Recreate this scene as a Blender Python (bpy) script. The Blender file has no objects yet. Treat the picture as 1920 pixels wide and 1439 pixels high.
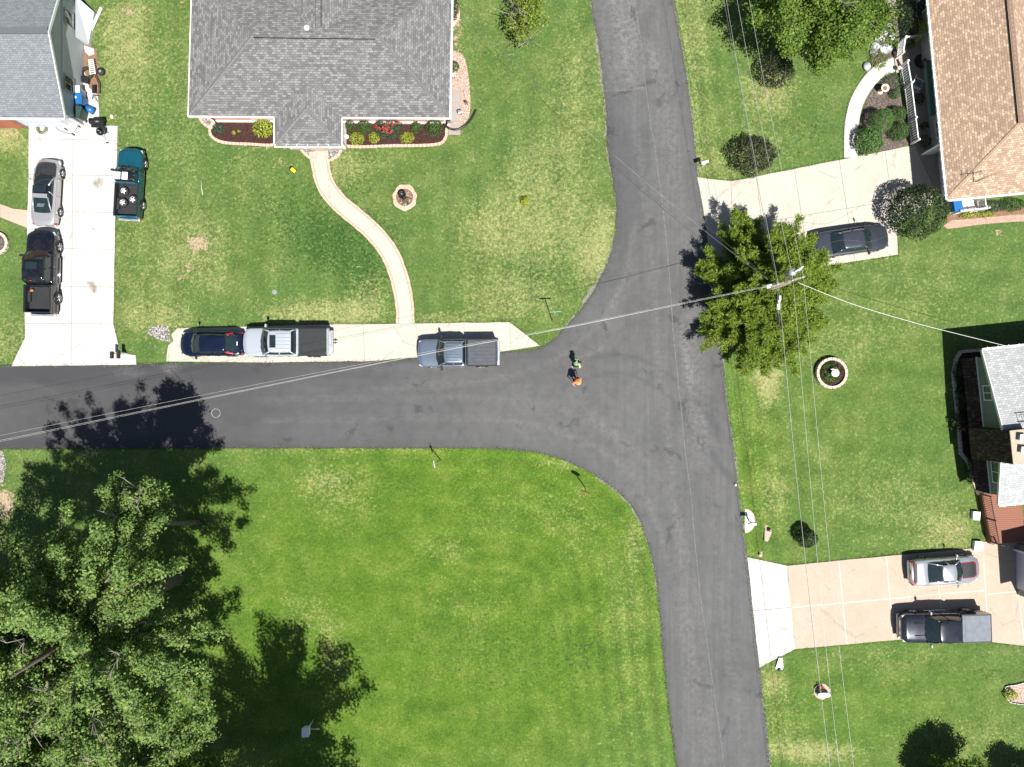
import bpy, bmesh, math, random
import numpy as np
from mathutils import Vector, Matrix, geometry
R = math.radians
random.seed(7); RNG = np.random.default_rng(7)
SC = bpy.context.scene
COL = SC.collection
H = 51.2            # camera height, metres
S = 26.0            # photo pixels per metre of ground

# ------------------------------------------------------------------ camera
cd = bpy.data.cameras.new('camera'); cam = bpy.data.objects.new('camera', cd); COL.objects.link(cam)
cam.location = (0, 0, H); cam.rotation_euler = (0, 0, 0)
cd.sensor_width = 36; cd.lens = 36 * H * S / 1920.0; cd.clip_start = 1; cd.clip_end = 6000
SC.camera = cam
# ------------------------------------------------------------------ sky and sun
SUN_EL = 62.0
sv = Vector((.43, -.90, 0)).normalized() * math.cos(R(SUN_EL)); sv.z = math.sin(R(SUN_EL))
w = bpy.data.worlds.new('World'); SC.world = w; w.use_nodes = True
nt = w.node_tree; bg = nt.nodes['Background']; sk = nt.nodes.new('ShaderNodeTexSky')
sk.sky_type = 'NISHITA'; sk.sun_disc = False; sk.sun_elevation = R(SUN_EL)
sk.sun_rotation = math.atan2(sv.x, sv.y); sk.altitude = 150
nt.links.new(sk.outputs[0], bg.inputs[0]); bg.inputs[1].default_value = .05
sl = bpy.data.lights.new('sun', 'SUN'); so = bpy.data.objects.new('sun', sl); COL.objects.link(so)
sl.energy = 5.0; sl.angle = R(.5); sl.color = (1, .965, .91)
so.rotation_euler = sv.to_track_quat('Z', 'Y').to_euler(); so.location = (20, -40, 60)
SC.view_settings.view_transform = 'Standard'; SC.view_settings.look = 'None'
SC.view_settings.exposure = .95; SC.view_settings.gamma = 1; SC.view_settings.use_curve_mapping = False

# ------------------------------------------------------------------ helpers
def G(px, py, h=0.0):
    k = 1 - h / H
    return Vector(((px - 960) / S * k, (719.5 - py) / S * k, h))
def tag(o, label=None, cat=None, group=None, kind=None):
    if label: o['label'] = label
    if cat: o['category'] = cat
    if group: o['group'] = group
    if kind: o['kind'] = kind
    return o
def thing(name, label, cat, loc=(0, 0, 0), rz=0.0, group=None):
    o = bpy.data.objects.new(name, None); COL.objects.link(o)
    o.empty_display_size = .2; o.location = loc; o.rotation_euler = (0, 0, rz)
    return tag(o, label, cat, group)
def frame(o):
    p = o
    M = Matrix.Identity(4)
    while p is not None:
        M = (Matrix.Translation(p.location) @ p.rotation_euler.to_matrix().to_4x4()) @ M
        p = p.parent
    return M
class MB:
    """collects shapes; build() links them as one mesh object"""
    def __init__(s): s.v = []; s.f = []; s.uv = []; s.sm = []; s.cut = []
    def add(s, vs, fs, uvs=None, smooth=False):
        n = len(s.v); s.cut.append((n, len(s.f))); s.v += [Vector(v) for v in vs]
        for i, f in enumerate(fs):
            s.f.append([n + k for k in f]); s.uv.append(uvs[i] if uvs else None); s.sm.append(smooth)
        return s
    def box(s, c, d, rz=0.0, rot=None):
        M = (rot if rot is not None else Matrix.Rotation(rz, 3, 'Z')); c = Vector(c)
        vs = [c + M @ Vector((x * d[0] / 2, y * d[1] / 2, z * d[2] / 2)) for x in (-1, 1) for y in (-1, 1) for z in (-1, 1)]
        return s.add(vs, [(0, 1, 3, 2), (4, 6, 7, 5), (0, 4, 5, 1), (2, 3, 7, 6), (0, 2, 6, 4), (1, 5, 7, 3)])
    def prism(s, poly, z0, z1, flare=0.0):
        p = [Vector((q[0], q[1], 0)) for q in poly]; n = len(p)
        area = sum(p[i].x * p[(i + 1) % n].y - p[(i + 1) % n].x * p[i].y for i in range(n))
        if area < 0: p.reverse()
        tri = geometry.tessellate_polygon([p])
        top = [(q.x, q.y, z1) for q in p]; bot = [(q.x, q.y, z0) for q in p]
        fs = []
        for t in tri:
            a, b, c = [p[k] for k in t]
            if (b - a).cross(c - a).z < 0: t = (t[0], t[2], t[1])
            fs.append(tuple(t))
        s.add(top, fs)
        s.add(bot + top, [(i, (i + 1) % n, n + (i + 1) % n, n + i) for i in range(n)])
        return s
    def tube(s, path, r, seg=8, caps=True, smooth=True):
        P = [Vector(p) for p in path]; n = len(P)
        rs = r if isinstance(r, (list, tuple)) else [r] * n
        vs = []; up = Vector((0, 0, 1)); prev = None
        for i in range(n):
            t = (P[min(i + 1, n - 1)] - P[max(i - 1, 0)])
            t = t.normalized() if t.length > 1e-9 else Vector((0, 0, 1))
            a = (prev - t * prev.dot(t)) if prev is not None else (up.cross(t) if abs(t.z) < .95 else Vector((1, 0, 0)))
            if a.length < 1e-6: a = t.orthogonal()
            a.normalize(); prev = a; b = t.cross(a)
            for k in range(seg):
                an = 2 * math.pi * k / seg
                vs.append(P[i] + (a * math.cos(an) + b * math.sin(an)) * rs[i])
        fs = [(i * seg + k, i * seg + (k + 1) % seg, (i + 1) * seg + (k + 1) % seg, (i + 1) * seg + k) for i in range(n - 1) for k in range(seg)]
        if caps: fs += [tuple(range(seg))[::-1], tuple((n - 1) * seg + k for k in range(seg))]
        return s.add(vs, fs, smooth=smooth)
    def cyl(s, c, r, h, seg=20, r2=None, smooth=False):
        c = Vector(c); r2 = r if r2 is None else r2
        return s.tube([c, c + Vector((0, 0, h))], [r, r2], seg, True, smooth)
    def lathe(s, c, prof, seg=24, smooth=True):
        c = Vector(c); vs = [c + Vector((r * math.cos(2 * math.pi * k / seg), r * math.sin(2 * math.pi * k / seg), z)) for r, z in prof for k in range(seg)]
        fs = [(i * seg + k, i * seg + (k + 1) % seg, (i + 1) * seg + (k + 1) % seg, (i + 1) * seg + k) for i in range(len(prof) - 1) for k in range(seg)]
        return s.add(vs, fs, smooth=smooth)
    def blob(s, c, r, seg=12, rings=8, jit=0.0):
        c = Vector(c); r = Vector(r) if not isinstance(r, (int, float)) else Vector((r, r, r)); vs = [c + Vector((0, 0, r.z))]
        for i in range(1, rings):
            th = math.pi * i / rings
            for k in range(seg):
                a = 2 * math.pi * k / seg; j = 1 + random.uniform(-jit, jit)
                vs.append(c + Vector((r.x * math.sin(th) * math.cos(a) * j, r.y * math.sin(th) * math.sin(a) * j, r.z * math.cos(th) * j)))
        vs.append(c - Vector((0, 0, r.z)))
        fs = [(0, 1 + k, 1 + (k + 1) % seg) for k in range(seg)]
        fs += [(1 + i * seg + k, 1 + (i + 1) * seg + k, 1 + (i + 1) * seg + (k + 1) % seg, 1 + i * seg + (k + 1) % seg) for i in range(rings - 2) for k in range(seg)]
        b = 1 + (rings - 2) * seg; fs += [(len(vs) - 1, b + (k + 1) % seg, b + k) for k in range(seg)]
        return s.add(vs, fs, smooth=True)
    def plane(s, pts, eave):
        """a roof slope with uv in metres: u along the eave, v up the slope"""
        P = [Vector(p) for p in pts]; e = Vector(eave).normalized(); n = (P[1] - P[0]).cross(P[2] - P[0]).normalized()
        if n.z < 0: P.reverse(); n = -n
        v = n.cross(e).normalized()
        return s.add(P, [tuple(range(len(P)))], [[(p.dot(e), p.dot(v)) for p in P]])
    def torus(s, c, R0, r, seg=24, sub=8, axis='Z'):
        c = Vector(c); vs = []
        for i in range(seg):
            a = 2 * math.pi * i / seg
            for k in range(sub):
                b = 2 * math.pi * k / sub; rr = R0 + r * math.cos(b); p = Vector((rr * math.cos(a), rr * math.sin(a), r * math.sin(b)))
                if axis == 'Y': p = Vector((p.x, p.z, p.y))
                if axis == 'X': p = Vector((p.z, p.x, p.y))
                vs.append(c + p)
        fs = [(i * sub + k, ((i + 1) % seg) * sub + k, ((i + 1) % seg) * sub + (k + 1) % sub, i * sub + (k + 1) % sub) for i in range(seg) for k in range(sub)]
        return s.add(vs, fs, smooth=True)
    def build_each(s, name, m, parent=None, world=False, bevel=0.0):
        """every shape added becomes an object of its own"""
        out = []
        for i, (v0, f0) in enumerate(s.cut):
            v1, f1 = s.cut[i + 1] if i + 1 < len(s.cut) else (len(s.v), len(s.f))
            q = MB(); q.add(s.v[v0:v1], [[k - v0 for k in f] for f in s.f[f0:f1]]); q.sm = s.sm[f0:f1]; q.uv = s.uv[f0:f1]; out.append(q.build(name, m, parent, world, bevel))
        return out
    def build(s, name, m, parent=None, world=False, bevel=0.0, fix=True):
        vs = s.v
        if parent is not None and world:
            Mi = frame(parent).inverted(); vs = [Mi @ v for v in vs]
        me = bpy.data.meshes.new(name); me.from_pydata([tuple(v) for v in vs], [], s.f)
        if any(u is not None for u in s.uv):
            ul = me.uv_layers.new(name='UVMap'); k = 0
            for f, u in zip(s.f, s.uv):
                for j in range(len(f)):
                    if u is not None: ul.data[k].uv = u[j]
                    k += 1
        me.polygons.foreach_set('use_smooth', s.sm)
        if fix:
            bm = bmesh.new(); bm.from_mesh(me); bmesh.ops.recalc_face_normals(bm, faces=bm.faces); bm.to_mesh(me); bm.free()
        me.update()
        o = bpy.data.objects.new(name, me); COL.objects.link(o)
        if m is not None: me.materials.append(m)
        if parent is not None: o.parent = parent
        if bevel > 0:
            md = o.modifiers.new('bevel', 'BEVEL'); md.width = bevel; md.segments = 2; md.limit_method = 'ANGLE'; md.angle_limit = R(40)
        return o
def children(o): return [c for c in bpy.data.objects if c.parent == o]
def copy_tree(o, parent=None):
    c = o.copy(); COL.objects.link(c); c.parent = parent
    for ch in children(o): copy_tree(ch, c)
    return c
def struct(o, label=None): return tag(o, label, None, None, 'structure')
def smoothpoly(pts, n=6, closed=False):
    """catmull-rom through points"""
    P = [Vector((p[0], p[1], p[2] if len(p) > 2 else 0)) for p in pts]; out = []; m = len(P)
    rng = range(m) if closed else range(m - 1)
    for i in rng:
        p0 = P[(i - 1) % m] if closed else P[max(i - 1, 0)]; p1 = P[i]; p2 = P[(i + 1) % m]; p3 = P[(i + 2) % m] if closed else P[min(i + 2, m - 1)]
        for k in range(n):
            t = k / n
            out.append(.5 * ((2 * p1) + (p2 - p0) * t + (2 * p0 - 5 * p1 + 4 * p2 - p3) * t * t + (3 * p1 - p0 - 3 * p2 + p3) * t ** 3))
    if not closed: out.append(P[-1])
    return out
def rough_line(pts, step=.35, amp=.04):
    out = []
    for a, b in zip(pts[:-1], pts[1:]):
        L = (b - a).length; n = max(1, int(L / step)); d = (b - a).normalized() if L > 0 else Vector((1, 0, 0)); nn = Vector((-d.y, d.x, 0))
        for i in range(n): out.append(a + (b - a) * i / n + nn * random.gauss(0, amp))
    out.append(pts[-1]); return out
def offset_line(P, d):
    out = []
    for i in range(len(P)):
        t = (P[min(i + 1, len(P) - 1)] - P[max(i - 1, 0)]).normalized(); out.append(P[i] + Vector((-t.y, t.x, 0)) * d)
    return out

# ------------------------------------------------------------------ materials
class N:
    def __init__(s, name):
        s.m = bpy.data.materials.new(name); s.m.use_nodes = True; s.t = s.m.node_tree; s.b = s.t.nodes['Principled BSDF']; s.out = s.t.nodes['Material Output']
        s.tc = s.t.nodes.new('ShaderNodeTexCoord')
    def n(s, typ, **kw):
        x = s.t.nodes.new(typ)
        for k, v in kw.items():
            if k.startswith('i_'):
                key = k[2:]; x.inputs[int(key) if key.isdigit() else key.replace('_', ' ')].default_value = v
            else: setattr(x, k, v)
        return x
    def l(s, a, b): s.t.links.new(a, b); return s
    def noise(s, scale, detail=4, rough=.6, vec=None, dist=0.0):
        x = s.n('ShaderNodeTexNoise', i_Scale=scale, i_Detail=detail, i_Roughness=rough, i_Distortion=dist); s.l(vec or s.tc.outputs['Object'], x.inputs['Vector']); return x.outputs['Fac']
    def scaled(s, v, rot=(0, 0, 0), src=None):
        x = s.n('ShaderNodeMapping'); x.inputs['Scale'].default_value = v; x.inputs['Rotation'].default_value = rot; s.l(src or s.tc.outputs['Object'], x.inputs[0]); return x.outputs[0]
    def ramp(s, f, stops):
        x = s.n('ShaderNodeValToRGB'); e = x.color_ramp.elements
        while len(e) < len(stops): e.new(.5)
        for el, (p, c) in zip(e, stops):
            el.position = p; el.color = (c if not isinstance(c, (int, float)) else (c, c, c)) + (() if not isinstance(c, (int, float)) and len(c) == 4 else (1,))
        s.l(f, x.inputs[0]); return x.outputs[0]
    def mix(s, f, a, b, mode='MIX'):
        x = s.n('ShaderNodeMix', data_type='RGBA', blend_type=mode)
        for src, i in ((f, 0), (a, 6), (b, 7)):
            if isinstance(src, (int, float)): x.inputs[i].default_value = src if i == 0 else (src, src, src, 1)
            elif isinstance(src, tuple): x.inputs[i].default_value = src + (1,) if len(src) == 3 else src
            else: s.l(src, x.inputs[i])
        return x.outputs[2]
    def math(s, op, a, b=None, c=None, clamp=False):
        x = s.n('ShaderNodeMath', operation=op, use_clamp=clamp)
        for i, q in enumerate((a, b, c)):
            if q is None: continue
            if isinstance(q, (int, float)): x.inputs[i].default_value = q
            else: s.l(q, x.inputs[i])
        return x.outputs[0]
    def attr(s, name): return s.n('ShaderNodeAttribute', attribute_name=name).outputs['Fac']
    def bump(s, h, strength=.3, dist=.02):
        x = s.n('ShaderNodeBump', i_Strength=strength, i_Distance=dist); s.l(h, x.inputs['Height']); s.l(x.outputs[0], s.b.inputs['Normal']); return x
    def col(s, c):
        if isinstance(c, tuple): s.b.inputs['Base Color'].default_value = c + (1,)
        else: s.l(c, s.b.inputs['Base Color'])
        return s
    def set(s, rough=None, metal=None, spec=None, coat=None):
        if rough is not None: s.b.inputs['Roughness'].default_value = rough
        if metal is not None: s.b.inputs['Metallic'].default_value = metal
        if spec is not None: s.b.inputs['Specular IOR Level'].default_value = spec
        if coat is not None: s.b.inputs['Coat Weight'].default_value = coat; s.b.inputs['Coat Roughness'].default_value = .04
        return s
def mul(c, k): return tuple(min(1, x * k) for x in c)
def plain(name, c, rough=.6, metal=0., var=.18, scale=3., bump=0., spec=.4):
    n = N(name); f = n.noise(scale, 5, .65); n.col(n.ramp(f, [(.3, mul(c, 1 - var)), (.7, mul(c, 1 + var))])); n.set(rough, metal, spec)
    if bump: n.bump(n.noise(scale * 12, 4, .7), .4, bump)
    return n.m
def paint(name, c, metal=.3, rough=.28, dust=.12):
    n = N(name); f = n.noise(2.2, 5, .7); c2 = tuple(a * (1 - dust) + b * dust for a, b in zip(c, (.32, .29, .25)))
    n.col(n.mix(n.ramp(f, [(.45, 0.), (.75, 1.)]), c, c2)); n.set(rough, metal, .5, .9); return n.m
def shingle(name, c1, c2, c3, mortar, bw=.26, bh=.14):
    n = N(name)
    br = n.n('ShaderNodeTexBrick', offset=.37, i_Scale=1.0, i_Mortar_Size=.012, i_Mortar_Smooth=.4, i_Bias=-.1, i_Brick_Width=bw, i_Row_Height=bh)
    br.inputs['Color1'].default_value = (0, 0, 0, 1); br.inputs['Color2'].default_value = (1, 1, 1, 1); br.inputs['Mortar'].default_value = (0.5, .5, .5, 1)
    n.l(n.tc.outputs['UV'], br.inputs['Vector'])
    base = n.ramp(br.outputs['Color'], [(0, c1), (.5, c2), (1, c3)])
    big = n.noise(.5, 4, .6); fine = n.noise(30, 3, .8)
    base = n.mix(n.ramp(big, [(.35, 0.), (.7, .35)]), base, c2)
    base = n.mix(n.math('MULTIPLY', br.outputs['Fac'], .8), base, mortar)
    base = n.mix(.5, base, n.ramp(fine, [(.25, .45), (.75, 1.5)]), 'MULTIPLY')
    n.col(base); n.set(.9, 0, .25); n.bump(n.math('ADD', n.math('MULTIPLY', br.outputs['Fac'], -.6), n.math('MULTIPLY', fine, .5)), .6, .02); return n.m
def bricks(name, c1, c2, mortar, bw=.21, bh=.075, obj=True, sc=1.0):
    n = N(name); br = n.n('ShaderNodeTexBrick', i_Scale=sc, i_Mortar_Size=.008, i_Brick_Width=bw, i_Row_Height=bh)
    br.inputs['Color1'].default_value = c1 + (1,); br.inputs['Color2'].default_value = c2 + (1,); br.inputs['Mortar'].default_value = mortar + (1,)
    n.l(n.tc.outputs['UV' if not obj else 'Object'], br.inputs['Vector']); n.col(br.outputs['Color']); n.set(.9, 0, .2); return n.m
def leafmat(name, dark, mid, light, rough=.5, trans=.3, tip=None):
    n = N(name); g = n.n('ShaderNodeNewGeometry'); r = g.outputs['Random Per Island']
    stops = [(0, dark), (.5, mid), (.93, light)] + ([(1., tip)] if tip else [])
    c = n.ramp(r, stops); cl = n.noise(.55, 3, .6); c = n.mix(n.ramp(cl, [(.35, 0.), (.65, .5)]), c, mul(light, .8))
    n.col(c); n.set(rough, 0, .28)
    tr = n.n('ShaderNodeBsdfTranslucent'); n.l(c, tr.inputs[0]); mx = n.n('ShaderNodeMixShader'); mx.inputs[0].default_value = trans
    n.l(n.b.outputs[0], mx.inputs[1]); n.l(tr.outputs[0], mx.inputs[2]); n.l(mx.outputs[0], n.out.inputs[0]); return n.m

M = {}
def lawn_mat():
    n = N('lawn_grass')
    big = n.noise(.10, 5, .6); med = n.noise(.5, 7, .72); sm = n.noise(2.3, 6, .8); fine = n.noise(5.5, 5, .85); tuft = n.noise(3.4, 4, .7); f2 = n.noise(17, 3, .9)
    green = n.ramp(med, [(.36, (.062, .106, .025)), (.5, (.088, .134, .032)), (.64, (.128, .168, .050))])
    green = n.mix(n.ramp(big, [(.4, 0.), (.62, .55)]), green, (.060, .122, .030))
    viv = n.attr('vivid'); green = n.mix(n.math('MULTIPLY', viv, .85, clamp=True), green, n.ramp(med, [(.36, (.048, .105, .009)), (.5, (.072, .134, .012)), (.64, (.108, .162, .022))]))
    yl = n.ramp(n.noise(5, 4, .8), [(.55, 0.), (.66, .6)]); green = n.mix(n.math('MULTIPLY', yl, n.math('MULTIPLY', viv, n.ramp(big, [(.45, 0.), (.6, 1.)]))), green, (.16, .24, .014))
    smc = n.math('MULTIPLY', n.math('SUBTRACT', sm, .5), 3.0); fc = n.math('MULTIPLY', n.math('SUBTRACT', fine, .5), 1.6); mc = n.math('MULTIPLY', n.math('SUBTRACT', med, .5), 1.6)
    lush = n.math('ADD', n.math('ADD', n.math('MULTIPLY', n.attr('lush'), 1.9), smc), n.math('MULTIPLY', mc, .5)); lush = n.math('ADD', lush, n.math('MULTIPLY', n.math('SUBTRACT', tuft, .5), 2.2)); lush = n.ramp(lush, [(.36, 0.), (.85, .85)])
    green = n.mix(lush, green, n.ramp(fine, [(.35, (.016, .052, .010)), (.65, (.038, .096, .018))]))
    dryn = n.math('ADD', n.math('ADD', n.math('MULTIPLY', n.attr('dry'), 1.6), n.math('MULTIPLY', smc, .6)), n.math('ADD', n.math('MULTIPLY', fc, 1.2), n.math('MULTIPLY', mc, .35)))
    dryn = n.math('ADD', n.math('SUBTRACT', dryn, n.math('MULTIPLY', n.math('SUBTRACT', tuft, .5), 1.8)), n.math('MULTIPLY', n.math('SUBTRACT', 1., viv), .13)); green = n.mix(n.ramp(dryn, [(.30, 0.), (1.0, .9)]), green, n.ramp(f2, [(.35, (.15, .17, .055)), (.65, (.33, .32, .14))]))
    green = n.mix(.8, green, n.ramp(n.attr('mow'), [(0, .70), (1, 1.28)]), 'MULTIPLY')
    dn = n.math('ADD', n.attr('dirt'), n.math('ADD', n.math('MULTIPLY', smc, .55), n.math('MULTIPLY', fc, .7)))
    green = n.mix(n.ramp(dn, [(.38, 0.), (.58, 1.)]), green, n.ramp(f2, [(.3, (.24, .17, .11)), (.7, (.42, .32, .22))]))
    grain = n.ramp(n.math('ADD', n.math('MULTIPLY', fine, .55), n.math('MULTIPLY', f2, .45)), [(.36, .38), (.5, .97), (.64, 1.75)])
    green = n.mix(.9, green, grain, 'MULTIPLY')
    n.col(green); n.set(.85, 0, .12); n.bump(n.math('ADD', fine, f2), .7, .06); return n.m
M['lawn'] = lawn_mat()
def asphalt_mat():
    n = N('asphalt'); big = n.noise(.16, 4, .6); med = n.noise(1.3, 6, .7); fine = n.noise(45, 2, .8)
    st = n.noise(.5, 5, .7, n.scaled((6, .25, 1), (0, 0, R(-5)))); st2 = n.noise(.5, 5, .7, n.scaled((.2, 6, 1)))
    c = n.ramp(big, [(.35, (.067, .067, .067)), (.65, (.083, .083, .083))])
    lane = n.attr('lane'); streak = n.mix(lane, n.ramp(st2, [(.35, .95), (.7, 1.06)]), n.ramp(st, [(.35, .88), (.7, 1.16)]))
    c = n.mix(.9, c, streak, 'MULTIPLY'); c = n.mix(.8, c, n.ramp(med, [(.3, .86), (.7, 1.16)]), 'MULTIPLY')
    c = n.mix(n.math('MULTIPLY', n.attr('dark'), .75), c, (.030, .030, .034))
    wn = n.math('MULTIPLY', n.attr('wear'), n.ramp(n.noise(3, 6, .75), [(.38, .05), (.62, 1.)])); c = n.mix(n.math('MULTIPLY', wn, .62, clamp=True), c, (.175, .173, .17))
    sp = n.ramp(n.noise(14, 3, .9), [(.69, 0.), (.76, 1.)]); c = n.mix(n.math('MULTIPLY', sp, n.math('ADD', n.math('MULTIPLY', n.attr('wear'), 1.4), .06), clamp=True), c, (.34, .33, .31))
    vo = n.n('ShaderNodeTexVoronoi', feature='DISTANCE_TO_EDGE', i_Scale=.13); n.l(n.tc.outputs['Object'], vo.inputs['Vector']); wob = n.noise(.9, 6, .75)
    cr = n.ramp(n.math('ADD', vo.outputs['Distance'], n.math('MULTIPLY', n.math('SUBTRACT', wob, .5), .3)), [(0, 1.), (.006, 0.)]); c = n.mix(n.math('MULTIPLY', n.math('MULTIPLY', cr, n.ramp(n.noise(.35, 2), [(.5, 0.), (.6, .5)])), 1.), c, (.028, .028, .03))
    oil = n.ramp(n.noise(1.1, 3, .8), [(.70, 0.), (.76, .5)]); c = n.mix(oil, c, (.036, .036, .038))
    c = n.mix(.9, c, n.ramp(fine, [(.3, .72), (.7, 1.3)]), 'MULTIPLY'); n.col(c); n.set(.85, 0, .3); n.bump(fine, .5, .01); return n.m
M['asphalt'] = asphalt_mat()
def concrete_mat(name, c, c2):
    n = N(name); a = n.noise(.45, 6, .65); b = n.noise(5, 6, .75); f = n.noise(60, 2, .8)
    col = n.mix(n.ramp(a, [(.3, 0.), (.72, 1.)]), c, c2); col = n.mix(.7, col, n.ramp(b, [(.3, .88), (.7, 1.08)]), 'MULTIPLY')
    stn = n.math('ADD', n.attr('stain'), n.math('MULTIPLY', n.math('SUBTRACT', b, .5), 1.1)); stf = n.math('MULTIPLY', n.ramp(stn, [(.42, 0.), (.85, 1.)]), .75)
    col = n.mix(stf, col, (.13, .11, .085)); vo = n.n('ShaderNodeTexVoronoi', feature='DISTANCE_TO_EDGE', i_Scale=.22); n.l(n.scaled((1, 1, 1), src=None), vo.inputs['Vector'])
    wob = n.noise(1.2, 4, .7); cr = n.ramp(n.math('ADD', vo.outputs['Distance'], n.math('MULTIPLY', n.math('SUBTRACT', wob, .5), .12)), [(0, 1.), (.006, 0.)]); col = n.mix(n.math('MULTIPLY', cr, .35), col, (.2, .17, .14)); col = n.mix(.5, col, n.ramp(f, [(.3, .88), (.7, 1.1)]), 'MULTIPLY'); n.col(col); n.set(.85, 0, .25); n.bump(b, .2, .01); return n.m
M['conc_white'] = concrete_mat('pale_concrete', (.45, .435, .41), (.385, .37, .345))
M['conc_cream'] = concrete_mat('cream_concrete', (.42, .385, .33), (.365, .333, .282))
M['conc_tan'] = concrete_mat('tan_concrete', (.39, .318, .25), (.335, .27, .21))
M['joint'] = plain('concrete_joint', (.16, .14, .12), .9)
M['joint_white'] = plain('pale_sealed_joint', (.58, .50, .43), .8)
M['seam'] = plain('asphalt_seam', (.12, .12, .12), .9, var=.45, scale=6)
M['chalk'] = plain('chalk_mark', (.20, .20, .20), .9, var=.6, scale=12)
def pebble(name, cols, scale=16):
    n = N(name); v = n.n('ShaderNodeTexVoronoi', i_Scale=scale); n.l(n.tc.outputs['Object'], v.inputs['Vector'])
    sep = n.n('ShaderNodeSeparateColor'); n.l(v.outputs['Color'], sep.inputs[0]); st = [(i / max(1, len(cols) - 1), c) for i, c in enumerate(cols)]
    c = n.ramp(sep.outputs[0], st); c = n.mix(n.ramp(v.outputs['Distance'], [(.35, 0.), (.75, .8)]), c, mul(cols[0], .35)); n.col(c); n.set(.9, 0, .2)
    n.bump(n.math('MULTIPLY', v.outputs['Distance'], -1.), 1., .03); return n.m
M['gravel_pink'] = pebble('pink_gravel', [(.33, .22, .17), (.5, .36, .29), (.62, .48, .40)])
M['gravel_grey'] = pebble('grey_gravel', [(.13, .12, .11), (.3, .28, .26), (.5, .48, .45)], 12)
M['gravel_fine'] = pebble('fine_grey_gravel', [(.16, .15, .12), (.26, .25, .21), (.36, .34, .3)], 26)
M['mulch'] = pebble('dark_mulch', [(.035, .014, .012), (.065, .028, .024), (.10, .05, .042)], 22)
M['mulch_grey'] = pebble('weathered_mulch', [(.07, .052, .045), (.14, .11, .10), (.25, .2, .17)], 20)
M['flagstone'] = pebble('flagstone', [(.3, .3, .32), (.45, .45, .47), (.6, .6, .6)], 1.6)
M['soil'] = plain('brown_soil', (.17, .10, .06), .95, var=.4, scale=9)
M['edging'] = plain('pink_edging_brick', (.47, .33, .26), .9, var=.15, scale=8, bump=.01)
M['edging_pale'] = plain('pale_wall_block', (.46, .38, .31), .9, var=.25, scale=7, bump=.01)
M['brick_pink'] = bricks('pink_brick', (.50, .28, .22), (.42, .23, .18), (.55, .45, .4))
M['brick_red'] = bricks('red_brick', (.36, .12, .07), (.28, .09, .055), (.4, .33, .28))
M['paver'] = bricks('pink_paver', (.34, .22, .17), (.42, .28, .22), (.2, .15, .12), .2, .1)
M['white'] = plain('white_paint', (.72, .72, .71), .45, var=.04)
M['white_metal'] = plain('white_gutter_metal', (.62, .63, .64), .35, .2, var=.06)
M['offwhite'] = plain('off_white_plastic', (.60, .58, .54), .5, var=.1)
M['black'] = plain('black_plastic', (.014, .014, .015), .4, var=.3)
M['grille_black'] = plain('matte_black', (.008, .008, .009), .6, var=.2)
M['rubber'] = plain('tyre_rubber', (.018, .018, .018), .8, var=.3)
M['chrome'] = plain('bright_metal', (.55, .56, .58), .2, .9, var=.05)
M['alloy'] = plain('alloy_wheel', (.48, .48, .49), .3, .6, var=.1)
M['steel'] = plain('galvanised_steel', (.36, .38, .38), .4, .6, var=.15)
M['wire'] = plain('cable_sheath', (.45, .45, .44), .5, .2, var=.2)
M['wire_mid'] = plain('grey_cable', (.22, .22, .21), .5, 0, var=.5, scale=2)
M['wire_dark'] = plain('dark_cable', (.10, .10, .10), .5, 0, var=.3)
M['wood_grey'] = plain('weathered_wood', (.22, .18, .145), .9, var=.35, scale=6, bump=.01)
M['bark'] = plain('tree_bark', (.13, .105, .085), .95, var=.4, scale=5, bump=.03)
M['twig'] = plain('bare_twig', (.26, .22, .19), .95, var=.3, scale=5)
M['glass'] = plain('dark_car_glass', (.012, .020, .022), .05, 0, var=.2, spec=.8)
M['window_glass'] = plain('house_window_glass', (.02, .035, .05), .06, 0, var=.2, spec=.8)
M['lamp_glass'] = plain('headlight_glass', (.5, .52, .54), .1, .3, var=.1)
M['tail_red'] = plain('red_lens', (.28, .010, .010), .2, 0, var=.1)
M['blue_bin'] = plain('blue_plastic', (.012, .11, .32), .4, var=.15)
M['green_bin'] = plain('dark_green_plastic', (.022, .055, .042), .45, var=.2)
M['yellow'] = plain('yellow_plastic', (.72, .56, .02), .4, var=.05)
M['terracotta'] = plain('terracotta', (.35, .12, .05), .8)
M['cream'] = plain('cream_stone', (.62, .53, .40), .8, var=.1)
M['red'] = plain('red_petals', (.55, .02, .03), .6, var=.2)
M['sign_green'] = plain('sign_green', (.16, .42, .30), .4)
M['sign_red'] = plain('sign_red', (.5, .02, .02), .4)
M['skin'] = plain('skin', (.48, .27, .19), .55, var=.06, scale=12)
M['hair_dark'] = plain('dark_hair', (.02, .014, .01), .6)
M['shirt_green'] = plain('light_green_shirt', (.30, .62, .24), .8, var=.2, scale=9)
M['shirt_orange'] = plain('orange_shirt', (.85, .24, .09), .8, var=.2, scale=9)
M['cap_cream'] = plain('cream_cap', (.75, .55, .34), .8)
M['navy'] = plain('navy_trousers', (.012, .015, .03), .8)
M['jeans'] = plain('dark_trousers', (.02, .022, .035), .85)
M['shoe'] = plain('white_shoe', (.7, .68, .66), .6)
M['roof_grey'] = shingle('grey_shingle', (.10, .098, .098), (.155, .151, .15), (.225, .22, .215), (.05, .048, .048), .27, .15)
M['roof_blue'] = shingle('blue_grey_shingle', (.135, .15, .16), (.165, .18, .19), (.20, .215, .225), (.07, .08, .085), .24, .13)
M['roof_brown'] = shingle('tan_brown_shingle', (.25, .175, .12), (.335, .24, .17), (.52, .39, .28), (.14, .09, .065), .23, .145)
M['roof_white'] = shingle('pale_shingle', (.27, .285, .285), (.34, .35, .35), (.45, .45, .445), (.15, .16, .16), .25, .15)
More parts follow.
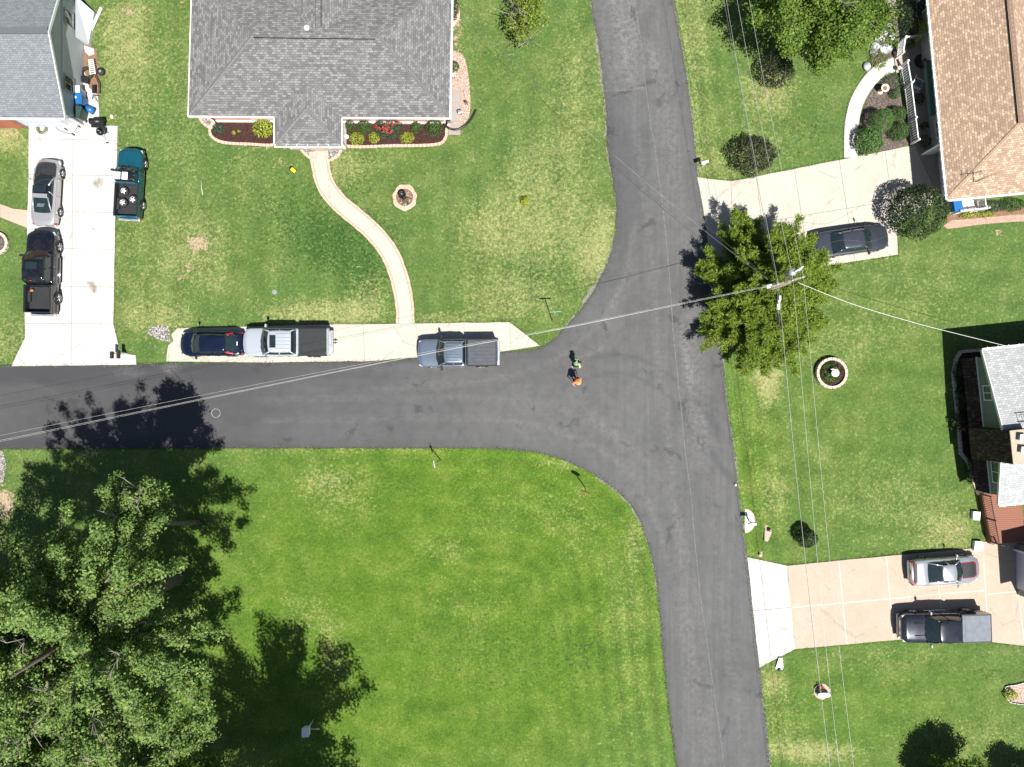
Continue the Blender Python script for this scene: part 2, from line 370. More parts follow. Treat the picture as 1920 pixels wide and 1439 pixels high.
M['roof_dark'] = shingle('dark_brown_shake', (.035, .022, .017), (.06, .038, .028), (.16, .12, .085), (.01, .007, .006), .09, .22)
def siding(name, c, period=.14):
    n = N(name); wv = n.n('ShaderNodeTexWave', wave_type='BANDS', bands_direction='Z', wave_profile='SAW', i_Scale=.314 / period); n.l(n.tc.outputs['Object'], wv.inputs['Vector'])
    c1 = n.ramp(wv.outputs['Fac'], [(.0, mul(c, .62)), (.16, c), (1, mul(c, 1.05))]); n.col(n.mix(.5, c1, n.ramp(n.noise(2, 4), [(.3, .9), (.7, 1.08)]), 'MULTIPLY')); n.set(.55, 0, .3); n.bump(wv.outputs['Fac'], .5, .02); return n.m
M['siding_grey'] = siding('pale_grey_siding', (.42, .44, .46))
M['siding_teal'] = siding('sage_green_siding', (.19, .205, .208), .12)
M['siding_cream'] = siding('cream_siding', (.46, .44, .40))
M['awning'] = plain('green_canvas', (.035, .095, .08), .7, var=.12)
def deckmat():
    n = N('red_deck_boards'); wv = n.n('ShaderNodeTexWave', wave_type='BANDS', bands_direction='Y', wave_profile='SAW', i_Scale=.314 / .15); n.l(n.tc.outputs['Object'], wv.inputs['Vector'])
    n.col(n.ramp(wv.outputs['Fac'], [(0, (.03, .015, .01)), (.22, (.19, .075, .045)), (1, (.25, .105, .065))])); n.set(.7, 0, .3); return n.m
M['deck'] = deckmat()
M['porch_floor'] = plain('porch_slab', (.27, .235, .21), .8, var=.12)
M['garage_door'] = siding('pale_garage_door', (.5, .54, .6), .5)
L = {}
L['maple'] = leafmat('maple_leaves', (.045, .11, .024), (.125, .23, .055), (.27, .37, .10), .6, .42, (.34, .38, .06))
L['oak'] = leafmat('bright_oak_leaves', (.04, .095, .016), (.09, .175, .022), (.19, .28, .038), .5, .4)
L['cedar'] = leafmat('cedar_sprays', (.055, .105, .012), (.135, .215, .022), (.26, .35, .042), .6, .35)
L['holly'] = leafmat('dark_evergreen_leaves', (.006, .020, .005), (.016, .038, .009), (.045, .075, .018), .65, .12, (.10, .13, .04))
L['barberry'] = leafmat('dark_purple_green_leaves', (.008, .012, .006), (.022, .028, .014), (.055, .060, .03), .5, .2)
L['box'] = leafmat('boxwood_leaves', (.018, .05, .01), (.04, .10, .018), (.08, .155, .03), .5, .25)
L['arbor'] = leafmat('arborvitae_leaves', (.03, .08, .018), (.065, .15, .032), (.12, .22, .05), .5, .25)
L['lime'] = leafmat('yellow_green_leaves', (.12, .16, .02), (.27, .33, .035), (.42, .46, .06), .5, .35)
L['rose'] = leafmat('rose_leaves', (.018, .035, .018), (.04, .07, .038), (.08, .12, .06), .5, .2)
L['grass'] = leafmat('grass_blades', (.03, .08, .015), (.06, .13, .02), (.14, .2, .04), .6, .3)
L['grassdry'] = leafmat('dry_grass_blades', (.06, .10, .03), (.14, .16, .06), (.3, .28, .14), .6, .3)
L['willow'] = leafmat('young_tree_leaves', (.06, .10, .015), (.13, .19, .025), (.24, .31, .04), .45, .35)

# ------------------------------------------------------------------ leaf clouds
def leafmesh(name, P, Nn, Ls, ratio, mat, parent=None, T=None, bias=.8, fold=.12):
    n = len(P); P = np.asarray(P, float); Nn = np.asarray(Nn, float)
    nn = Nn * bias + RNG.normal(size=(n, 3)) * .6; nn /= np.linalg.norm(nn, axis=1)[:, None] + 1e-9
    t = (RNG.normal(size=(n, 3)) if T is None else np.asarray(T, float) + RNG.normal(size=(n, 3)) * .35)
    t -= nn * (t * nn).sum(1)[:, None]; t /= np.linalg.norm(t, axis=1)[:, None] + 1e-9
    b = np.cross(nn, t); Ls = np.broadcast_to(np.asarray(Ls, float), (n,))[:, None]; Wd = Ls * ratio
    V = np.empty((n, 4, 3)); V[:, 0] = P - t * Ls * .5; V[:, 1] = P + b * Wd * .5 - nn * Ls * fold; V[:, 2] = P + t * Ls * .5; V[:, 3] = P - b * Wd * .5 - nn * Ls * fold
    if parent is not None:
        Mi = np.array(frame(parent).inverted()); V = V @ Mi[:3, :3].T + Mi[:3, 3]
    me = bpy.data.meshes.new(name); me.vertices.add(n * 4); me.vertices.foreach_set('co', V.reshape(-1).astype(np.float32))
    me.loops.add(n * 4); me.loops.foreach_set('vertex_index', np.arange(n * 4, dtype=np.int32)); me.polygons.add(n)
    me.polygons.foreach_set('loop_start', np.arange(0, n * 4, 4, dtype=np.int32)); me.polygons.foreach_set('loop_total', np.full(n, 4, dtype=np.int32))
    me.update(calc_edges=True); me.materials.append(mat); o = bpy.data.objects.new(name, me); COL.objects.link(o)
    if parent is not None: o.parent = parent
    return o
def sph(n):
    v = RNG.normal(size=(n, 3)); return v / np.linalg.norm(v, axis=1)[:, None]
def shrub(name, label, cat, px, py, r, h, mat, group=None, leaf=.10, dens=1.0, ry=None, squash=1.0, z0=0.0, stemmat=None, ratio=.6, rough=.18, base=False):
    """rounded shrub; (px, py) is the photo pixel of its middle at half height"""
    c = G(px, py, h * .5); ry = ry or r; base_p = Vector((c.x, c.y, z0)); t = thing(name, label, cat, base_p, 0, group)
    n = int(1500 * r * ry * dens / (leaf / .1) ** 2) + 60; d = sph(n); d[:, 2] = np.abs(d[:, 2]) * 1.25 - .25
    lump = 1 + rough * np.sin(d[:, 0] * 7 + px) * np.cos(d[:, 1] * 6 + py) * np.cos(d[:, 2] * 5)
    rad = (RNG.uniform(.55, 1.03, n) ** .45) * lump
    P = np.stack([c.x + d[:, 0] * r * rad, c.y + d[:, 1] * ry * rad, z0 + h * .42 + d[:, 2] * h * .58 * rad * squash], 1)
    leafmesh('foliage', P, d + np.array([0, 0, .4]), RNG.uniform(.7, 1.3, n) * leaf, ratio, mat, t)
    b = MB()
    for k in range(5):
        a = k * 1.26 + px; b.tube([base_p + Vector((0, 0, -.02)), base_p + Vector((math.cos(a) * r * .3, math.sin(a) * r * .3, h * .35)), base_p + Vector((math.cos(a) * r * .55, math.sin(a) * r * .55, h * .6))], [.03, .02, .008], 6)
    b.build('stem', stemmat or M['bark'], t, True); return t
def tree(name, label, gpx, gpy, Rx, Ry, zc, Rz, mat, nb=50, sprays=26, lps=22, leaf=.24, ratio=.65, spread=.95, trunk_r=.28, group=None, lean=(0, 0), seed=1, twigs=6, branch_min=.35, lowcut=-.45, cat='tree'):
    rng = np.random.default_rng(seed); rr = random.Random(seed); g = G(gpx, gpy); t = thing(name, label, cat, g, 0, group)
    C = np.array([g.x + lean[0], g.y + lean[1], zc]); start = np.array([g.x + lean[0] * .6, g.y + lean[1] * .6, max(zc - Rz * .75, 1.2)])
    tb = MB(); tb.tube([g - Vector((0, 0, .2)), g + Vector((lean[0] * .2, lean[1] * .2, start[2] * .4)), Vector(start), Vector((C[0], C[1], zc + Rz * .2)), Vector((C[0] + .3, C[1], zc + Rz * .8))], [trunk_r * 1.35, trunk_r, trunk_r * .85, trunk_r * .45, .03], 10)
    PP = []; NN = []
    for i in range(nb):
        d = rng.normal(size=3); d /= np.linalg.norm(d)
        while d[2] < lowcut: d = rng.normal(size=3); d /= np.linalg.norm(d)
        E = C + d * np.array([Rx, Ry, Rz]) * rng.uniform(.72, 1.06); st = start + (C - start) * rng.uniform(0, .9); mid = (st + E) / 2 + rng.normal(size=3) * .3 + np.array([0, 0, .3])
        tb.tube([Vector(st), Vector(mid), Vector(E)], [trunk_r * .32, trunk_r * .17, .012], 5)
        for _ in range(sprays):
            u = rng.uniform(branch_min, 1.04); p = st * (1 - u) ** 2 + 2 * mid * u * (1 - u) + E * u * u if u <= 1 else E + (E - mid) * (u - 1)
            p = p + rng.normal(size=3) * spread * (1.15 - u * .75) * .55; q = p + rng.normal(size=(lps, 3)) * np.array([.26, .26, .16]) * (spread / .95)
            PP.append(q); nv = (p - C) / np.array([Rx, Ry, Rz]); NN.append((q - p) * 2.2 + nv[None] * .35 + np.array([0, 0, .8]))
    tb.build('trunk', M['bark'], t, True)
    PP = np.concatenate(PP); NN = np.concatenate(NN); k = PP[:, 2] > .4; PP = PP[k]; NN = NN[k]
    leafmesh('crown', PP, NN, rng.uniform(.6, 1.3, len(PP)) * leaf, ratio, mat, t, bias=1.15)
    if twigs:
        tw = MB()
        for i in range(twigs):
            d = rng.normal(size=3); d[2] = abs(d[2]) + .5; d /= np.linalg.norm(d); p = Vector(C + d * np.array([Rx, Ry, Rz]) * .9)
            for _ in range(4):
                e = p + Vector((rr.uniform(-1, 1), rr.uniform(-1, 1), rr.uniform(.1, .8))); m_ = (p + e) / 2 + Vector((rr.uniform(-.2, .2), rr.uniform(-.2, .2), .1)); tw.tube([p, m_, e], [.03, .018, .006], 5)
                tw.tube([m_, m_ + Vector((rr.uniform(-.5, .5), rr.uniform(-.5, .5), .3))], [.014, .005], 4)
        tw.build('dead_branches', M['twig'], t, True)['kind'] = 'stuff'
    return t

# ================================================================== GROUND
def grid_mesh(name, xs, ys, z, attrs, mat):
    X, Y = np.meshgrid(xs, ys); nx, ny = len(xs), len(ys); n = nx * ny
    co = np.stack([X, Y, np.full_like(X, z)], -1).reshape(-1, 3).astype(np.float32)
    i = np.arange(nx - 1)[None, :] + np.arange(ny - 1)[:, None] * nx; q = np.stack([i, i + 1, i + 1 + nx, i + nx], -1).reshape(-1).astype(np.int32); nf = len(q) // 4
    me = bpy.data.meshes.new(name); me.vertices.add(n); me.vertices.foreach_set('co', co.reshape(-1)); me.loops.add(nf * 4); me.loops.foreach_set('vertex_index', q)
    me.polygons.add(nf); me.polygons.foreach_set('loop_start', np.arange(0, nf * 4, 4, dtype=np.int32)); me.polygons.foreach_set('loop_total', np.full(nf, 4, dtype=np.int32)); me.update(calc_edges=True)
    for k, f in attrs.items():
        a = me.attributes.new(k, 'FLOAT', 'POINT'); a.data.foreach_set('value', f(co[:, 0], co[:, 1]).astype(np.float32))
    me.materials.append(mat); o = bpy.data.objects.new(name, me); COL.objects.link(o); return o
def field(blobs):
    """sum of soft ellipses given in photo pixels: (px, py, rx, ry, value, angle)"""
    def f(x, y):
        px = x * S + 960; py = 719.5 - y * S; v = np.zeros_like(px)
        for b in blobs:
            a = R(b[5]) if len(b) > 5 else 0; dx = px - b[0]; dy = py - b[1]; u = (dx * math.cos(a) + dy * math.sin(a)) / b[2]; w_ = (-dx * math.sin(a) + dy * math.cos(a)) / b[3]
            v += b[4] * np.exp(-(u * u + w_ * w_) ** 1.5)
        return v
    return f
def seg_dist(x, y, P):
    d = np.full_like(x, 1e9)
    for a, b in zip(P[:-1], P[1:]):
        ax, ay = a[0], a[1]; dx, dy = b[0] - ax, b[1] - ay; l2 = dx * dx + dy * dy + 1e-9; t = np.clip(((x - ax) * dx + (y - ay) * dy) / l2, 0, 1); d = np.minimum(d, np.hypot(x - ax - t * dx, y - ay - t * dy))
    return d
def gp(pts): return [G(*p) for p in pts]
NW_EDGE = smoothpoly(gp([(860, -2400), (1075, -330), (1108, 0), (1122, 80), (1131, 160), (1137, 230), (1141, 290), (1150, 345), (1155, 395), (1152, 445), (1138, 495), (1114, 545), (1088, 582), (1058, 616), (1015, 652), (930, 660), (820, 667), (700, 676), (500, 679), (257, 682), (0, 685), (-500, 690), (-2500, 700)]), 5)
SW_EDGE = smoothpoly(gp([(-2500, 856), (-500, 846), (0, 843), (400, 841), (700, 841), (880, 841), (960, 844), (1020, 852), (1068, 868), (1112, 890), (1158, 922), (1190, 958), (1210, 1005), (1227, 1070), (1237, 1150), (1245, 1250), (1256, 1345), (1268, 1439), (1310, 1800), (1519, 3600)]), 5)
E_EDGE = smoothpoly(gp([(997, -2400), (1212, -330), (1263, 0), (1283, 115), (1297, 225), (1309, 330), (1322, 430), (1340, 560), (1352, 650), (1362, 740), (1375, 840), (1388, 950), (1400, 1045), (1412, 1150), (1424, 1250), (1435, 1350), (1444, 1439), (1490, 1800), (1719, 3600)]), 5)
dry = field([(1010, 420, 120, 90, .34), (1000, 300, 60, 60, .2), (1080, 200, 50, 160, .22), (1120, 470, 30, 90, .4, 20), (900, 440, 60, 60, .16), (960, 560, 90, 45, .3), (830, 600, 70, 14, .3), (600, 590, 110, 30, .45), (690, 560, 40, 60, .25), (370, 470, 70, 80, .28), (300, 600, 80, 40, .3), (250, 480, 60, 110, .15),
             (230, 60, 60, 80, .3), (240, 160, 50, 120, .22), (330, 210, 50, 200, .16), (450, 330, 60, 60, .12), (650, 310, 60, 40, .3), (15, 260, 30, 30, .55), (60, 300, 14, 40, .3), (20, 640, 40, 40, .25), (1300, 80, 40, 200, .24), (1340, 300, 80, 60, .2), (1440, 170, 50, 40, .3), (1440, 230, 60, 150, .12), (1600, 470, 90, 40, .14), (1440, 700, 26, 60, .6), (1420, 820, 60, 200, .12), (1560, 640, 120, 60, .15), (1720, 560, 120, 70, .12), (1700, 950, 120, 70, .14), (1780, 1000, 60, 40, .3), (1600, 900, 120, 90, .08),
             (1470, 1340, 60, 60, .18), (1520, 1410, 90, 22, .5), (1450, 1280, 24, 30, .35), (1640, 1240, 120, 30, .14), (1800, 1380, 140, 40, .16), (1450, 930, 30, 50, .2),
             (640, 930, 70, 60, .22), (840, 1030, 50, 30, .22), (980, 960, 120, 60, .12), (1090, 1000, 60, 80, .15), (1170, 1120, 40, 100, .16), (880, 1130, 90, 40, .15), (580, 1160, 60, 60, .22), (630, 1240, 30, 60, .28), (1180, 1280, 60, 160, .12), (1190, 1010, 18, 60, .3), (1060, 870, 60, 14, .3), (700, 845, 300, 5, .25), (600, 900, 60, 30, .2), (480, 1060, 30, 60, .1)])
lush = field([(560, 430, 110, 90, .22), (640, 470, 90, 60, .36, 35), (500, 350, 120, 60, .12), (690, 540, 40, 60, .3), (670, 340, 50, 40, .16), (740, 470, 30, 60, .12), (860, 540, 60, 50, .12), (1010, 510, 60, 46, .3), (900, 80, 60, 90, .12), (930, 230, 60, 80, .1), (700, 420, 50, 30, .26, 30), (420, 240, 80, 60, .1), (1530, 200, 50, 60, .15), (1500, 260, 80, 50, .12), (985, 1215, 130, 90, .14), (800, 1205, 190, 50, .1), (720, 960, 110, 140, .08), (1120, 1160, 60, 80, .08), (1000, 1330, 160, 50, .06), (730, 900, 50, 40, .1), (1220, 1110, 16, 20, .25), (1640, 820, 80, 80, .05), (560, 1060, 14, 70, .2, -20), (1690, 1290, 40, 50, .14), (1860, 1265, 60, 16, .2), (1100, 1230, 60, 50, .15)])
dirt = field([(370, 455, 26, 20, .62), (352, 505, 14, 26, .42, 30), (330, 527, 9, 8, .35), (415, 520, 18, 14, .32), (1440, 715, 18, 16, .42), (1555, 664, 20, 20, .0), (520, 306, 22, 12, .4), (1437, 998, 8, 16, .65), (1426, 1040, 6, 6, .8), (1450, 950, 9, 5, .5, -25), (1800, 990, 12, 8, .55), (1470, 950, 0.1, .1, .0), (1872, 437, 10, 8, .5), (250, 20, 40, 14, .42), (340, 6, 8, 5, .6), (15, 250, 30, 12, .42), (1443, 175, 18, 10, .34), (8, 945, 26, 40, .62), (1000, 647, 16, 6, .6), (30, 870, 20, 12, .2), (170, 852, 40, 7, .5), (305, 870, 30, 12, .2), (855, 55, 16, 70, .45), (500, 275, 90, 5, .5), (740, 276, 90, 5, .35), (1745, 455, 1, 1, 0), (1540, 1297, 24, 22, .4), (1428, 1260, 12, 8, .5), (192, 225, 12, 8, .4), (320, 1400, 20, 40, .6), (715, 1327, 10, 6, .2)])
vivid = lambda x, y: np.clip(field([(800, 1150, 520, 400, 1.25), (1000, 900, 240, 140, .4), (1640, 1330, 260, 120, .55), (1400, 860, 60, 260, .5), (1600, 820, 220, 260, .28)])(x, y), 0, 1)
def mow(x, y):
    d1 = seg_dist(x, y, [(p.x, p.y) for p in SW_EDGE]); d2 = seg_dist(x, y, [(p.x, p.y) for p in NW_EDGE[::2]]); d3 = seg_dist(x, y, [(p.x, p.y) for p in E_EDGE[::3]])
    px = x * S + 960; py = 719.5 - y * S
    a = np.sin(d1 * 5.4 + .5 * np.sin(x * .35 + y * .2)) * np.exp(-d1 / 9) * np.clip((px - 620) / 380, .25, 1.) * 1.05 * (.75 + .25 * np.sin(x * .23 + y * .31)) + .25 * np.sin(y * 2.7 + 1.4 * np.sin(x * .21)) * np.sin(y * .45 + x * .2) * (1 - np.exp(-d1 / 6))
    b = .3 * np.sin(x * 3.2 + .4 * np.sin(y * .5)); c = np.sin(d3 * 5.0) * .7 * np.exp(-d3 / 5) + .25 * np.sin((y + .09 * x) * 3.3)
    v = np.where((px < 1300) & (py > 780), a, np.where(px > 1270, c, b)); return np.clip(.5 + .42 * v + .06 * RNG.normal(size=x.shape), 0, 1)
xs = np.concatenate([[-3000, -900, -300, -120, -60], np.arange(-40, 40.01, .25), [60, 120, 300, 900, 3000]]); ys = np.concatenate([[-3000, -900, -300, -100, -45], np.arange(-30, 30.01, .25), [45, 100, 300, 900, 3000]])
lawn = struct(grid_mesh('lawn', xs, ys, 0, dict(dry=dry, lush=lush, dirt=dirt, vivid=vivid, mow=mow), M['lawn']), 'mown grass lawn with dry and lush patches')

def slab(name, outline, z, thick, mat, attrs=None, step=.5, label=None, seed=0):
    """flat slab with real edge; inner points carry painted wear as attributes"""
    P = [Vector((p[0], p[1])) for p in outline]; n = len(P)
    xs_ = [p.x for p in P]; ys_ = [p.y for p in P]; pts = list(P)
    if attrs:
        gx, gy = np.meshgrid(np.arange(max(min(xs_), -42), min(max(xs_), 42), step), np.arange(max(min(ys_), -32), min(max(ys_), 32), step)); gx = gx.ravel(); gy = gy.ravel()
        ins = np.zeros(len(gx), bool); j = n - 1
        for i in range(n):
            c = ((P[i].y > gy) != (P[j].y > gy)) & (gx < (P[j].x - P[i].x) * (gy - P[i].y) / (P[j].y - P[i].y + 1e-12) + P[i].x); ins ^= c; j = i
        pts += [Vector((a, b)) for a, b in zip(gx[ins], gy[ins])]
    vo, eo, fo, *_ = geometry.delaunay_2d_cdt(pts, [(i, (i + 1) % n) for i in range(n)], [], 1, 1e-4)
    b = MB(); b.add([(v.x, v.y, z) for v in vo], [tuple(f) for f in fo])
    top = [(p.x, p.y, z) for p in P]; bot = [(p.x, p.y, z - thick) for p in P]; b.add(bot + top, [(i, (i + 1) % n, n + (i + 1) % n, n + i) for i in range(n)])
    o = b.build(name, mat, None, False, 0, False); me = o.data
    for p in me.polygons[:len(fo)]:
        pass
    bm = bmesh.new(); bm.from_mesh(me)
    for f in bm.faces:
        if abs(f.normal.z) > .5 and f.normal.z < 0: f.normal_flip()
    bm.to_mesh(me); bm.free()
    if attrs:
        co = np.empty(len(me.vertices) * 3); me.vertices.foreach_get('co', co); co = co.reshape(-1, 3)
        for k, f in attrs.items():
            a = me.attributes.new(k, 'FLOAT', 'POINT'); a.data.foreach_set('value', f(co[:, 0], co[:, 1]).astype(np.float32))
    return tag(o, label, None, None, 'structure')
# ---- asphalt
nwr = rough_line(NW_EDGE, .4, .035); swr = rough_line(SW_EDGE, .4, .02); er = rough_line(E_EDGE, .4, .03)
road_poly = nwr + swr + list(reversed(er))
SEAM = smoothpoly(gp([(921, -2400), (1152, -200), (1188, 0), (1205, 110), (1212, 175), (1224, 260), (1240, 370), (1252, 480), (1262, 620), (1272, 720), (1283, 830), (1296, 940), (1309, 1080), (1325, 1200), (1342, 1320), (1358, 1439), (1400, 1800), (1619, 3600)]), 4)
wear = field([(1225, 115, 10, 36, .8, -8), (1180, 100, 40, 50, .35), (1170, 40, 22, 60, .35, -12), (1250, 190, 24, 90, .3, -8), (1250, 330, 30, 100, .28, -6), (1290, 690, 9, 60, .85, -8), (1283, 620, 20, 40, .4), (1310, 820, 26, 60, .4), (1300, 720, 30, 90, .25), (1160, 560, 12, 70, .3, 24), (1110, 660, 10, 60, .3, 60), (1130, 800, 14, 60, .25, -45), (1200, 1000, 30, 160, .14), (1380, 1200, 14, 260, .1, -5), (1300, 1250, 16, 260, .12, -5), (245, 700, 30, 10, .5), (320, 690, 16, 12, .7), (80, 730, 60, 8, .15, 20), (1390, 920, 6, 5, .4), (830, 720, 30, 20, .12), (660, 690, 40, 8, .2)])
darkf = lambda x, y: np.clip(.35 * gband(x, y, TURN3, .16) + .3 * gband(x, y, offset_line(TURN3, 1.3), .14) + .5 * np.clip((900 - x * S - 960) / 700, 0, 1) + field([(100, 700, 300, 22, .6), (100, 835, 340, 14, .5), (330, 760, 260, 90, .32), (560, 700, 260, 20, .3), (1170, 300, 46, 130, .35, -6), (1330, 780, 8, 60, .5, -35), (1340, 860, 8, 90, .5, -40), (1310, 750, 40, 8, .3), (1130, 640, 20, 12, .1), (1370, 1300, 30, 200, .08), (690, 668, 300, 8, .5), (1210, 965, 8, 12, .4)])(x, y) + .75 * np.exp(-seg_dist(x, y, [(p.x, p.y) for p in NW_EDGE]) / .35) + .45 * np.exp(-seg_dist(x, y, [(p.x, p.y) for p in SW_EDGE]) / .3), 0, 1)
TURN = smoothpoly(gp([(500, 790), (760, 785), (960, 790), (1100, 830), (1190, 900), (1240, 1010), (1280, 1200), (1300, 1439)]), 5)
TURN2 = smoothpoly(gp([(700, 730), (900, 715), (1030, 680), (1120, 610), (1170, 520), (1190, 420)]), 5)
TURN3 = smoothpoly(gp([(1350, 830), (1310, 760), (1250, 700), (1160, 665), (1050, 690)]), 5)
line_ = lambda P_: [(p.x, p.y) for p in P_]
gband = lambda x, y, P_, w_: np.exp(-(seg_dist(x, y, line_(P_)) / w_) ** 2)
lane = lambda x, y: (1 / (1 + np.exp(-(x * S + 960 - 1130) / 40)))
wearf = lambda x, y: wear(x, y) + .3 * np.exp(-(seg_dist(x, y, [(p.x, p.y) for p in offset_line(SEAM, -1.15)]) / .35) ** 2) + .22 * gband(x, y, offset_line(SEAM, 1.4), .35) + .3 * gband(x, y, TURN, .25) + .26 * gband(x, y, offset_line(TURN, 1.5), .25) + .3 * gband(x, y, TURN2, .2) + .2 * gband(x, y, offset_line(TURN2, 1.4), .25) + np.where((719.5 - y * S < 168) & (x < np.interp(y, [p.y for p in reversed(SEAM)], [p.x for p in reversed(SEAM)])), .3, 0) + .12 * np.clip((x * S + 960 - 850) / 200, 0, 1)
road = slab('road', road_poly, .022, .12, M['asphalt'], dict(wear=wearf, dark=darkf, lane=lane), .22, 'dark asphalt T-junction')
b = MB(); sw_ = rough_line(SEAM, .8, .02); A = offset_line(sw_, .028); B = offset_line(sw_, -.028)
b.add([(p.x, p.y, .0265) for p in A + B], [(i, i + 1, len(A) + i + 1, len(A) + i) for i in range(len(A) - 1)])
q = [G(1131, 172, 0), G(1175, 170, 0), G(1212, 163, 0)]; A = offset_line(rough_line(q, .6, .015), .02); B = offset_line(rough_line(q, .6, .015)[:len(A)], -.02); n0 = min(len(A), len(B))
b.add([(p.x, p.y, .0265) for p in A[:n0] + B[:n0]], [(i, i + 1, n0 + i + 1, n0 + i) for i in range(n0 - 1)])
struct(b.build('road_seam', M['seam']), 'pale paving seam along the road')
b = MB(); c = G(405, 775); ring = []
for r_ in (.29, .335): ring += [(c.x + r_ * math.cos(a * .2618) * random.uniform(.97, 1.03), c.y + r_ * math.sin(a * .2618) * random.uniform(.97, 1.03), .0275) for a in range(24)]
b.add(ring, [(i, (i + 1) % 24, 24 + (i + 1) % 24, 24 + i) for i in range(24)])
struct(b.build('road_marking', M['chalk']), 'chalky circle mark on the asphalt')
# pale crumbled shoulder along the road edges
def shoulder(line, w0, w1, name, mat, z=.006):
    b = MB(); A = offset_line(line, w0); n = len(A); nn = [max(.02, .5 + .5 * math.sin(i * .21 + w1 * 9) * math.sin(i * .067 + 1) + random.uniform(-.45, .35)) for i in range(n)]; B = []
    for i, p in enumerate(line):
        t = (line[min(i + 1, n - 1)] - line[max(i - 1, 0)]).normalized(); B.append(p + Vector((-t.y, t.x, 0)) * w1 * nn[i])
    b.add([(p.x, p.y, z) for p in A + B], [(i, i + 1, n + i + 1, n + i) for i in range(n - 1)]); return struct(b.build(name, mat))
shoulder(rough_line(NW_EDGE[5:69], .25, .04), .06, -.24, 'gravel_shoulder', M['gravel_fine'])
shoulder(rough_line(SW_EDGE[39:75], .25, .03), .1, -.15, 'gravel_shoulder', M['gravel_fine'])
shoulder(rough_line(E_EDGE, .25, .03), -.1, .13, 'gravel_shoulder', M['gravel_fine'])

# ---- concrete
def cpoly(pts, amp=.012): return rough_line(gp(pts + [pts[0]]), .8, amp)[:-1]
stain = field([(187, 342, 13, 15, .75), (176, 346, 8, 8, .4), (102, 285, 8, 12, .5), (187, 272, 6, 6, .35), (172, 532, 10, 7, .7), (177, 544, 8, 10, .95), (163, 527, 8, 5, .6), (175, 430, 10, 5, .7), (182, 455, 7, 7, .65), (180, 415, 6, 6, .55), (120, 600, 40, 60, .12), (100, 480, 50, 60, .1), (1560, 380, 90, 40, .1), (1500, 400, 60, 30, .1), (1440, 1150, 20, 60, .14), (1560, 1120, 60, 60, .1), (1740, 1120, 120, 16, .12), (760, 640, 60, 14, .12), (660, 640, 20, 14, .16), (1560, 340, 3, 3, .3), (1900, 1180, 30, 20, .08), (1680, 1160, 14, 6, .12)])
slab('driveway', cpoly([(55, 229), (186, 229), (187, 236), (221, 237), (217, 400), (213, 606), (221, 640), (226, 664), (255, 666), (256, 684), (22, 687), (47, 634), (47, 586), (52, 432), (54, 330)]), .045, .2, M['conc_white'], dict(stain=stain), .3, 'pale concrete driveway on the left')
slab('side_walk_strip', cpoly([(157, 130), (168, 165), (184, 180), (187, 228), (140, 227.5), (150, 180)]), .04, .2, M['conc_white'], dict(stain=stain), .6, 'narrow concrete strip beside the blue-grey house')
slab('parking_pad', cpoly([(313, 666), (316, 648), (326, 640), (322, 628), (333, 616), (600, 609.5), (956, 604.5), (1012, 649), (930, 661), (800, 669), (700, 677), (500, 680), (312, 678)]), .038, .2, M['conc_cream'], dict(stain=stain), .6, 'long concrete parking pad beside the road')
slab('driveway', cpoly([(1307, 333), (1326, 336), (1372, 341), (1582, 299), (1712, 273), (1745, 268), (1765, 290), (1768, 372), (1680, 420), (1683, 478), (1560, 497), (1450, 517), (1380, 560), (1342, 590), (1335, 520), (1320, 400)]), .045, .2, M['conc_cream'], dict(stain=stain), .6, 'cream concrete driveway under the cedar')
slab('driveway', cpoly([(1475, 1061), (1660, 1043), (1838, 1027), (1832, 1017), (1866, 1015), (1960, 1010), (1960, 1215), (1858, 1204), (1690, 1199), (1490, 1217)]), .05, .2, M['conc_tan'], dict(stain=stain), .5, 'tan concrete driveway')
slab('driveway_apron', cpoly([(1401, 1045), (1475, 1061), (1490, 1217), (1424, 1252), (1412, 1150)]), .045, .2, M['conc_white'], dict(stain=stain), .6, 'white concrete driveway apron')
def joints(name, segs, mat, z, w_=.03):
    b = MB()
    for s_ in segs:
        P = [G(*p) for p in s_]; A = offset_line(P, w_ / 2); B = offset_line(P, -w_ / 2); n = len(P); b.add([(p.x, p.y, z) for p in A + B], [(i, i + 1, n + i + 1, n + i) for i in range(n - 1)])
    return struct(b.build(name, mat))
joints('driveway_joint', [[(138, 228), (134, 684)], [(55, 261), (219, 264)], [(54, 328), (218, 330)], [(52, 397), (216, 399)], [(50, 466), (215, 468)], [(48, 536), (214, 539)], [(48, 607), (212, 608)], [(33, 668), (47, 684)], [(55, 232), (138, 229)]], M['joint'], .0495)
joints('driveway_joint', [[(1370, 342), (1378, 520)], [(1418, 334), (1438, 500)], [(1489, 319), (1516, 492)], [(1573, 301), (1602, 487)], [(1659, 285), (1676, 410)], [(1350, 430), (1560, 396), (1680, 376)]], M['joint'], .0495)
joints('driveway_joint', [[(1403, 1146), (1483, 1139)]], M['joint'], .0495)
joints('driveway_joint', [[(1572, 1053), (1587, 1208)], [(1661, 1044), (1675, 1199)], [(1484, 1139), (1620, 1127), (1760, 1114), (1848, 1107)], [(1758, 1092), (1764, 1140)], [(1843, 1040), (1853, 1205)], [(1853, 1114), (1905, 1109)], [(1908, 1110), (1920, 1205)]], M['joint_white'], .0545, .05)
joints('pad_joint', [[(870, 606), (870, 662)], [(956, 605), (957, 656)], [(776, 606), (782, 618), (782, 669)], [(993, 634), (985, 652)], [(681, 608), (684, 677)]], M['joint'], .0425, .02)

